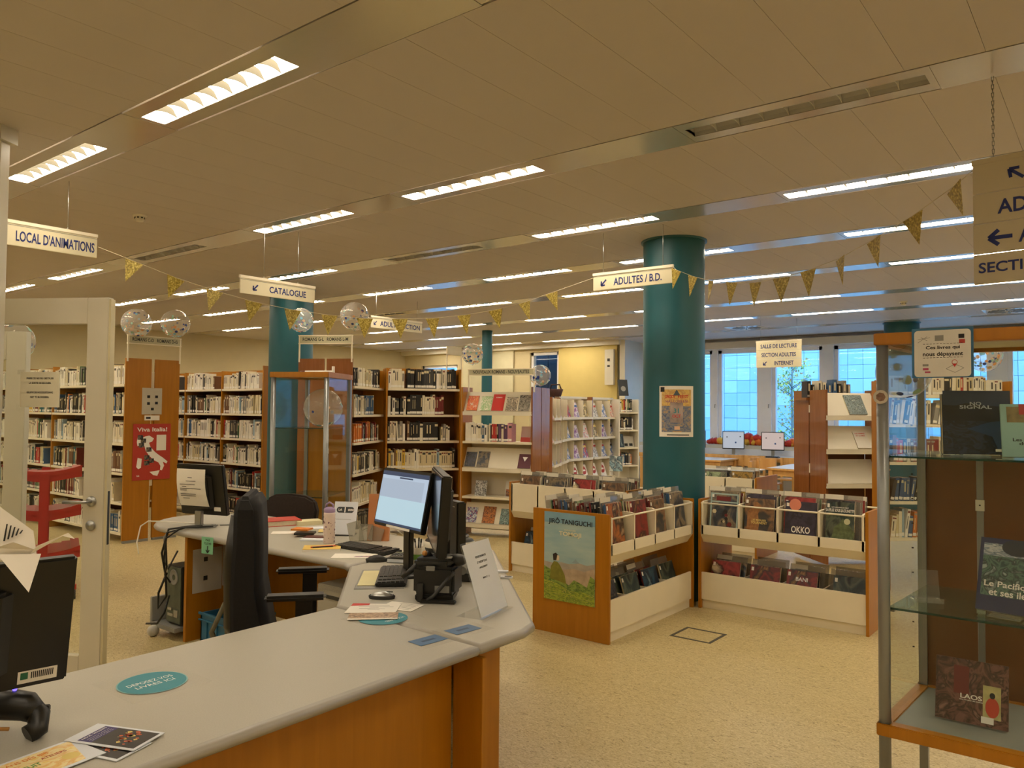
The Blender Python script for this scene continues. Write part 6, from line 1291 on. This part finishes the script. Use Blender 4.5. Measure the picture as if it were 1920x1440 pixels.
vp('figure_print', [(.12, .24), (.32, .22), (.45, .2), (.42, .3), (.33, .4), (.27, .44), (.2, .44), (.14, .38)], mat('moss robe print', '7c7a2c', .5, var=.15, scale=30), -.0016); vp('figure_print', [(.19, .45), (.28, .455), (.3, .51), (.24, .54), (.18, .52)], mat('dark hair print', '2c2620', .5), -.0018); vp('figure_print', [(.25, .45), (.31, .455), (.31, .51), (.27, .515)], mat('pale face print', 'd8c8a8', .5), -.002)
text('JIRÔ TANIGUCHI', (w * .52, -.002, h * .9), h * .085, INK, t, w=w * .86, bold=.02); text('TOMOJI', (w * .52, -.002, h * .76), h * .062, mat('cream print', 'e0d8b0', .5, var=0), t, w=w * .44, bold=.03); text('UNE HISTOIRE', (w * .52, -.002, h * .81), h * .015, mat('cream print', 'e0d8b0'), t, w=w * .22)
tp_ = MB()
# poster on the pillar
pcx, pcy = -3.1, 6.27; ang = math.atan2(-pcy, -pcx)
pt = thing('poster', 'white bordered orange and blue ghost festival poster taped on the big teal pillar', 'poster', (pcx, pcy, 1.385), ang + .09)
def cyl(name, a0, a1, z0, z1, m, r):
    mb = MB(); n_ = 10
    for i in range(n_):
        t0 = a0 + (a1 - a0) * i / n_; t1 = a0 + (a1 - a0) * (i + 1) / n_; mb.quad([(r * math.cos(t0), r * math.sin(t0), z0), (r * math.cos(t1), r * math.sin(t1), z0), (r * math.cos(t1), r * math.sin(t1), z1), (r * math.cos(t0), r * math.sin(t0), z1)], smooth=True)
    return obj(name, mb, m, pt)
cyl('sheet', -.55, .55, 0, .43, PAPER, .2695); cyl('lower_print', -.47, .47, .04, .26, art_mat('dusk street art', ['4a5a7a', '6a7490', '8a8a88', 'c89860'], 3, 27, scale=(1, 1, 3)), .2702); cyl('upper_print', -.47, .47, .26, .4, art_mat('amber sky art', ['d8b45a', 'e0c070', 'c8985a', 'd8c080'], 3, 28), .2702)
cyl('glow_print', -.2, .2, .12, .29, mat('warm glow print', '9a8a84', .5, var=.4, scale=14), .2706); cyl('logo_block', -.51, -.38, .38, .42, INK, .2707); cyl('footer_print', -.3, .4, .012, .02, DGREY, .2706); cyl('badge', -.07, .1, .06, .09, mat('peach badge', 'e0b898', .5), .2708)
def cyl_text(s, z, h, a, m):
    n_ = len(s)
    for i, c in enumerate(s):
        if c == ' ': continue
        t_ = a * (i - (n_ - 1) / 2) / n_ * 2; base, asp = text_mesh(c, .02); me = base.copy(); me.materials.append(m)
        M = Matrix.Rotation(t_, 4, 'Z') @ Matrix.Translation((.2712, 0, z)) @ Matrix.Rotation(math.pi / 2, 4, 'Z') @ Matrix.Rotation(math.pi / 2, 4, 'X') @ Matrix.Diagonal((h * min(asp, 1), h, 1, 1)); obj('lettering', me, None, pt, M=M)
cyl_text('GROOT FEEST', .34, .026, .36, REDINK); cyl_text('HALLOWEEN', .30, .022, .34, mat('mauve print', '8a5a78', .5)); cyl_text('31', .22, .04, .1, TEALP); cyl_text('OCT', .175, .026, .13, REDINK)
obj('pine_print', MB().quad([(.2714, -.03, .35), (.2714, .03, .35), (.2714, 0, .4)]), mat('slate pine print', '4a5660', .5), pt)
# tape square on the floor
fm = thing('floor_marking', 'dark grey tape square stuck on the linoleum before the right comic box', 'tape marking', (-2.565, 5.12, .0)); tpm = mat('worn grey tape', '4a473e', .7, var=.15, scale=30); fw, fh = .31, .29
for a, b in (((0, 0), (fw, .022)), ((0, fh - .022), (fw, fh)), ((0, .022), (.022, fh - .022)), ((fw - .022, .022), (fw, fh - .022))): obj('tape_strip', MB().box((*a, .0005), (*b, .002)), tpm, fm)
# ================================================================ READING ROOM
def table(label, x0, y0, x1, y1, h=.74):
    t = thing('reading_table', label, 'table', (x0, y0, 0)); w = x1 - x0; d = y1 - y0
    obj('tabletop', MB().box((0, 0, h - .025), (w, d, h)), mat('pale grey table laminate', 'c8c6c2', .3), t, bevel=.003); obj('edge_band', MB().box((-.006, -.006, h - .03), (w + .006, d + .006, h - .004)), BEECH, t)
    obj('apron', MB().box((.04, .04, h - .12), (w - .04, .06, h - .03)).box((.04, d - .06, h - .12), (w - .04, d - .04, h - .03)).box((.04, .04, h - .12), (.06, d - .04, h - .03)).box((w - .06, .04, h - .12), (w - .04, d - .04, h - .03)), BEECH, t)
    for x in (.02, w - .09):
        for y in (.02, d - .09): obj('leg', MB().box((x, y, 0), (x + .07, y + .07, h - .03)), BEECH, t, bevel=.004)
    return t
p1 = PZ(1351, 863, .74); table('pale topped beech reading table beside the teal pillar', p1.x - 1.6, p1.y, p1.x, p1.y + .8)
p2 = PZ(1437, 877, .74); table('pale topped beech reading table partly behind the brown end boards', p2.x, p2.y, p2.x + 1.5, p2.y + 1.2)
def wchair(label, p, rz):
    t = thing('wooden_chair', label, 'chair', (p[0], p[1], 0), rz, 'beech chairs in the reading room')
    obj('seat', MB().box((-.2, -.2, .43), (.2, .2, .455)), BEECH, t, bevel=.008)
    for s in (-1, 1):
        obj('leg', MB().box((s * .2 - .02, .16, 0), (s * .2 + .02, .2, .43)), BEECH, t, bevel=.004); obj('leg', MB().box((s * .2 - .02, -.22, 0), (s * .2 + .02, -.17, .8)), BEECH, t, bevel=.004)
        obj('side_stretcher', MB().box((s * .2 - .01, -.18, .22), (s * .2 + .01, .18, .25)), BEECH, t)
    mb = MB()
    for i in range(6):
        a = -.18 + .06 * i; y0 = -.21 - .02 * math.cos(a * 8); y1 = -.21 - .02 * math.cos((a + .06) * 8); mb.quad([(a, y0, .6), (a + .06, y1, .6), (a + .06, y1, .8), (a, y0, .8)], smooth=True); mb.quad([(a + .06, y1 - .012, .6), (a, y0 - .012, .6), (a, y0 - .012, .8), (a + .06, y1 - .012, .8)], smooth=True); mb.quad([(a, y0, .8), (a + .06, y1, .8), (a + .06, y1 - .012, .8), (a, y0 - .012, .8)])
    obj('backrest', mb, BEECH, t); return t
for px, y, rz, lab in ((1393, 13.4, 1.57, 'beech chair at the right end of the table beside the pillar'), (1424, 13.2, 3.14, 'beech chair between the two reading tables, back to the window desk'), (1437, 12.5, -1.5, 'beech chair at the left end of the right reading table'), (1480, 13.6, 3.14, 'beech chair behind the right reading table'), (1350, 14.25, 0.1, 'beech chair at the computer desk, left of the first screen'), (1384, 14.25, -.1, 'beech chair at the computer desk before the first pale screen'), (1325, 14.25, 0, 'beech chair at the computer desk beside the teal pillar'), (1420, 14.25, 0, 'beech chair at the computer desk before the second pale screen')):
    wchair(lab, PY(px, 850, y), rz)
cd_ = thing('computer_desk', 'long pale desk under the windows carrying two screens', 'desk', (-7.9, 14.35, 0)); obj('worktop', MB().box((0, 0, .72), (5.2, .68, .75)), mat('pale grey table laminate', 'c8c6c2'), cd_); obj('edge_band', MB().box((0, -.008, .715), (5.2, 0, .752)), BEECH, cd_)
obj('front_rail', MB().box((0, .03, .67), (5.2, .05, .715)), BEECH, cd_)
for x in (.02, 1.6, 3.2, 4.83): obj('leg', MB().box((x, .05, 0), (x + .05, .65, .72)), BEECH, cd_)
for px, c, lab in ((1375, ('c4ccd8', 'cfd4e0'), 'lit pale blue screen on the window desk, left one'), (1449, ('d8c4bc', 'd8c4bc'), 'lit pale pink screen on the window desk, right one'), (1303, None, 'dark screen on the window desk beside the teal pillar')):
    p = PY(px, 846, 14.75); sc_ = emitter('pale screen ' + c[0], lin(c[0])[:3], .75) if c else None
    m_, Mm = monitor(lab, (p.x, 14.75, .75), AZ(88) if False else 0.3, .42, .35, .12, tilt=-.05, stand='silver', screen=sc_)
    if c:
        for (x, z, s) in ((-.13, .05, .02), (.12, .06, .02), (.03, -.06, .03)): obj('icon', MB().quad([(x, -.003, z), (x + s, -.003, z), (x + s, -.003, z + s), (x, -.003, z + s)]), INK if s < .025 else BLUEP, m_, M=Mm)
    keyboard('keyboard before the ' + lab, (p.x, 14.42, .75), 0, .42, .14, DGREY)
PC = [mat('orange pumpkin', 'e0701a', .45), mat('red pumpkin', 'c0301c', .45), mat('yellow pumpkin', 'e0b03a', .45)]
k = 0
for a, b, n_ in ((1330, 1356, 6), (1396, 1432, 13), (1468, 1490, 6), (1345, 1352, 2)):
    for i in range(n_):
        px = a + (b - a) * (i + .5) / n_ + rnd.uniform(-2, 2); ci = rnd.choice([0, 0, 1, 1, 2]); r = rnd.uniform(.06, .11); p = PY(px, 828, 15.28)
        up_ = (.09 if (n_ == 13 and i % 2) else 0)
        t = thing('pumpkin', '%s decorative pumpkin, %s from the left among those on the window sill' % (('orange', 'red', 'yellow')[ci], ordn(k)), 'pumpkin', (p.x, 15.28 + rnd.uniform(-.05, .05), .93 + r * .8 + up_), 0, 'decorative pumpkins on the window sill'); k += 1
        mb = MB(); N = 20
        for jj in range(9):
            th = math.pi * jj / 8
            for q_ in range(N): 
                a_q = 2 * math.pi * q_ / N; rr__ = r * math.sin(th) * (1 - .09 * abs(math.cos(a_q * 4))); mb.v.append((rr__ * math.cos(a_q), rr__ * math.sin(a_q), -r * .8 * math.cos(th)))
        for jj in range(8):
            for q_ in range(N): u = (q_ + 1) % N; mb.f.append((jj * N + q_, jj * N + u, (jj + 1) * N + u, (jj + 1) * N + q_)); mb.m.append(0); mb.sm.append(True)
        obj('flesh', mb, PC[ci], t); obj('stem', MB().tube([(0, 0, r * .7), (.005, 0, r * .95)], .008, 6), mat('olive stem', '6a6a3a', .7), t)
# ================================================================ BOOKS: the 300 that show largest one by one, the rest joined
scored = []
for b in BOOKS:
    p = b[0].to_translation(); d = (p - EYE).length; scored.append((b[1] * b[3] / (d * d), b))
    
occl = [i for i in range(len(scored))]
scored.sort(key=lambda s: -s[0])
restm = MB(); RI = {c: i for i, c in enumerate(BC)}; nb0 = len(BC)
for i, (s_, (M, w, dp_, h, c, sty, lab, grp)) in enumerate(scored):
    if i < 300:
        o = obj('book', book_mesh(c, sty), None, None, M=M @ Matrix.Diagonal((w, dp_, h, 1))); tag(o, lab, 'book', grp)
    else:
        S = M @ Matrix.Diagonal((w, dp_, h, 1)); src = book_mesh(c, sty); n0 = len(restm.v); light = c in ('cream', 'white', 'ivory', 'yellow', 'pale blue', 'pink')
        mm = {0: RI[c], 1: nb0, 2: nb0 + 1, 3: RI['charcoal'] if light else RI['ivory'], 4: RI['dark red'] if light else RI['grey']}
        restm.v += [tuple(S @ v.co) for v in src.vertices]
        for pl_ in src.polygons: restm.f.append(tuple(n0 + v for v in pl_.vertices)); restm.m.append(mm[pl_.material_index]); restm.sm.append(False)
ro = obj('book_rows', restm, [BMAT[c] for c in BC] + [PAGES, STICK], None, kind='stuff'); tag(ro, 'remaining rows of library books on the farther shelves', 'books')
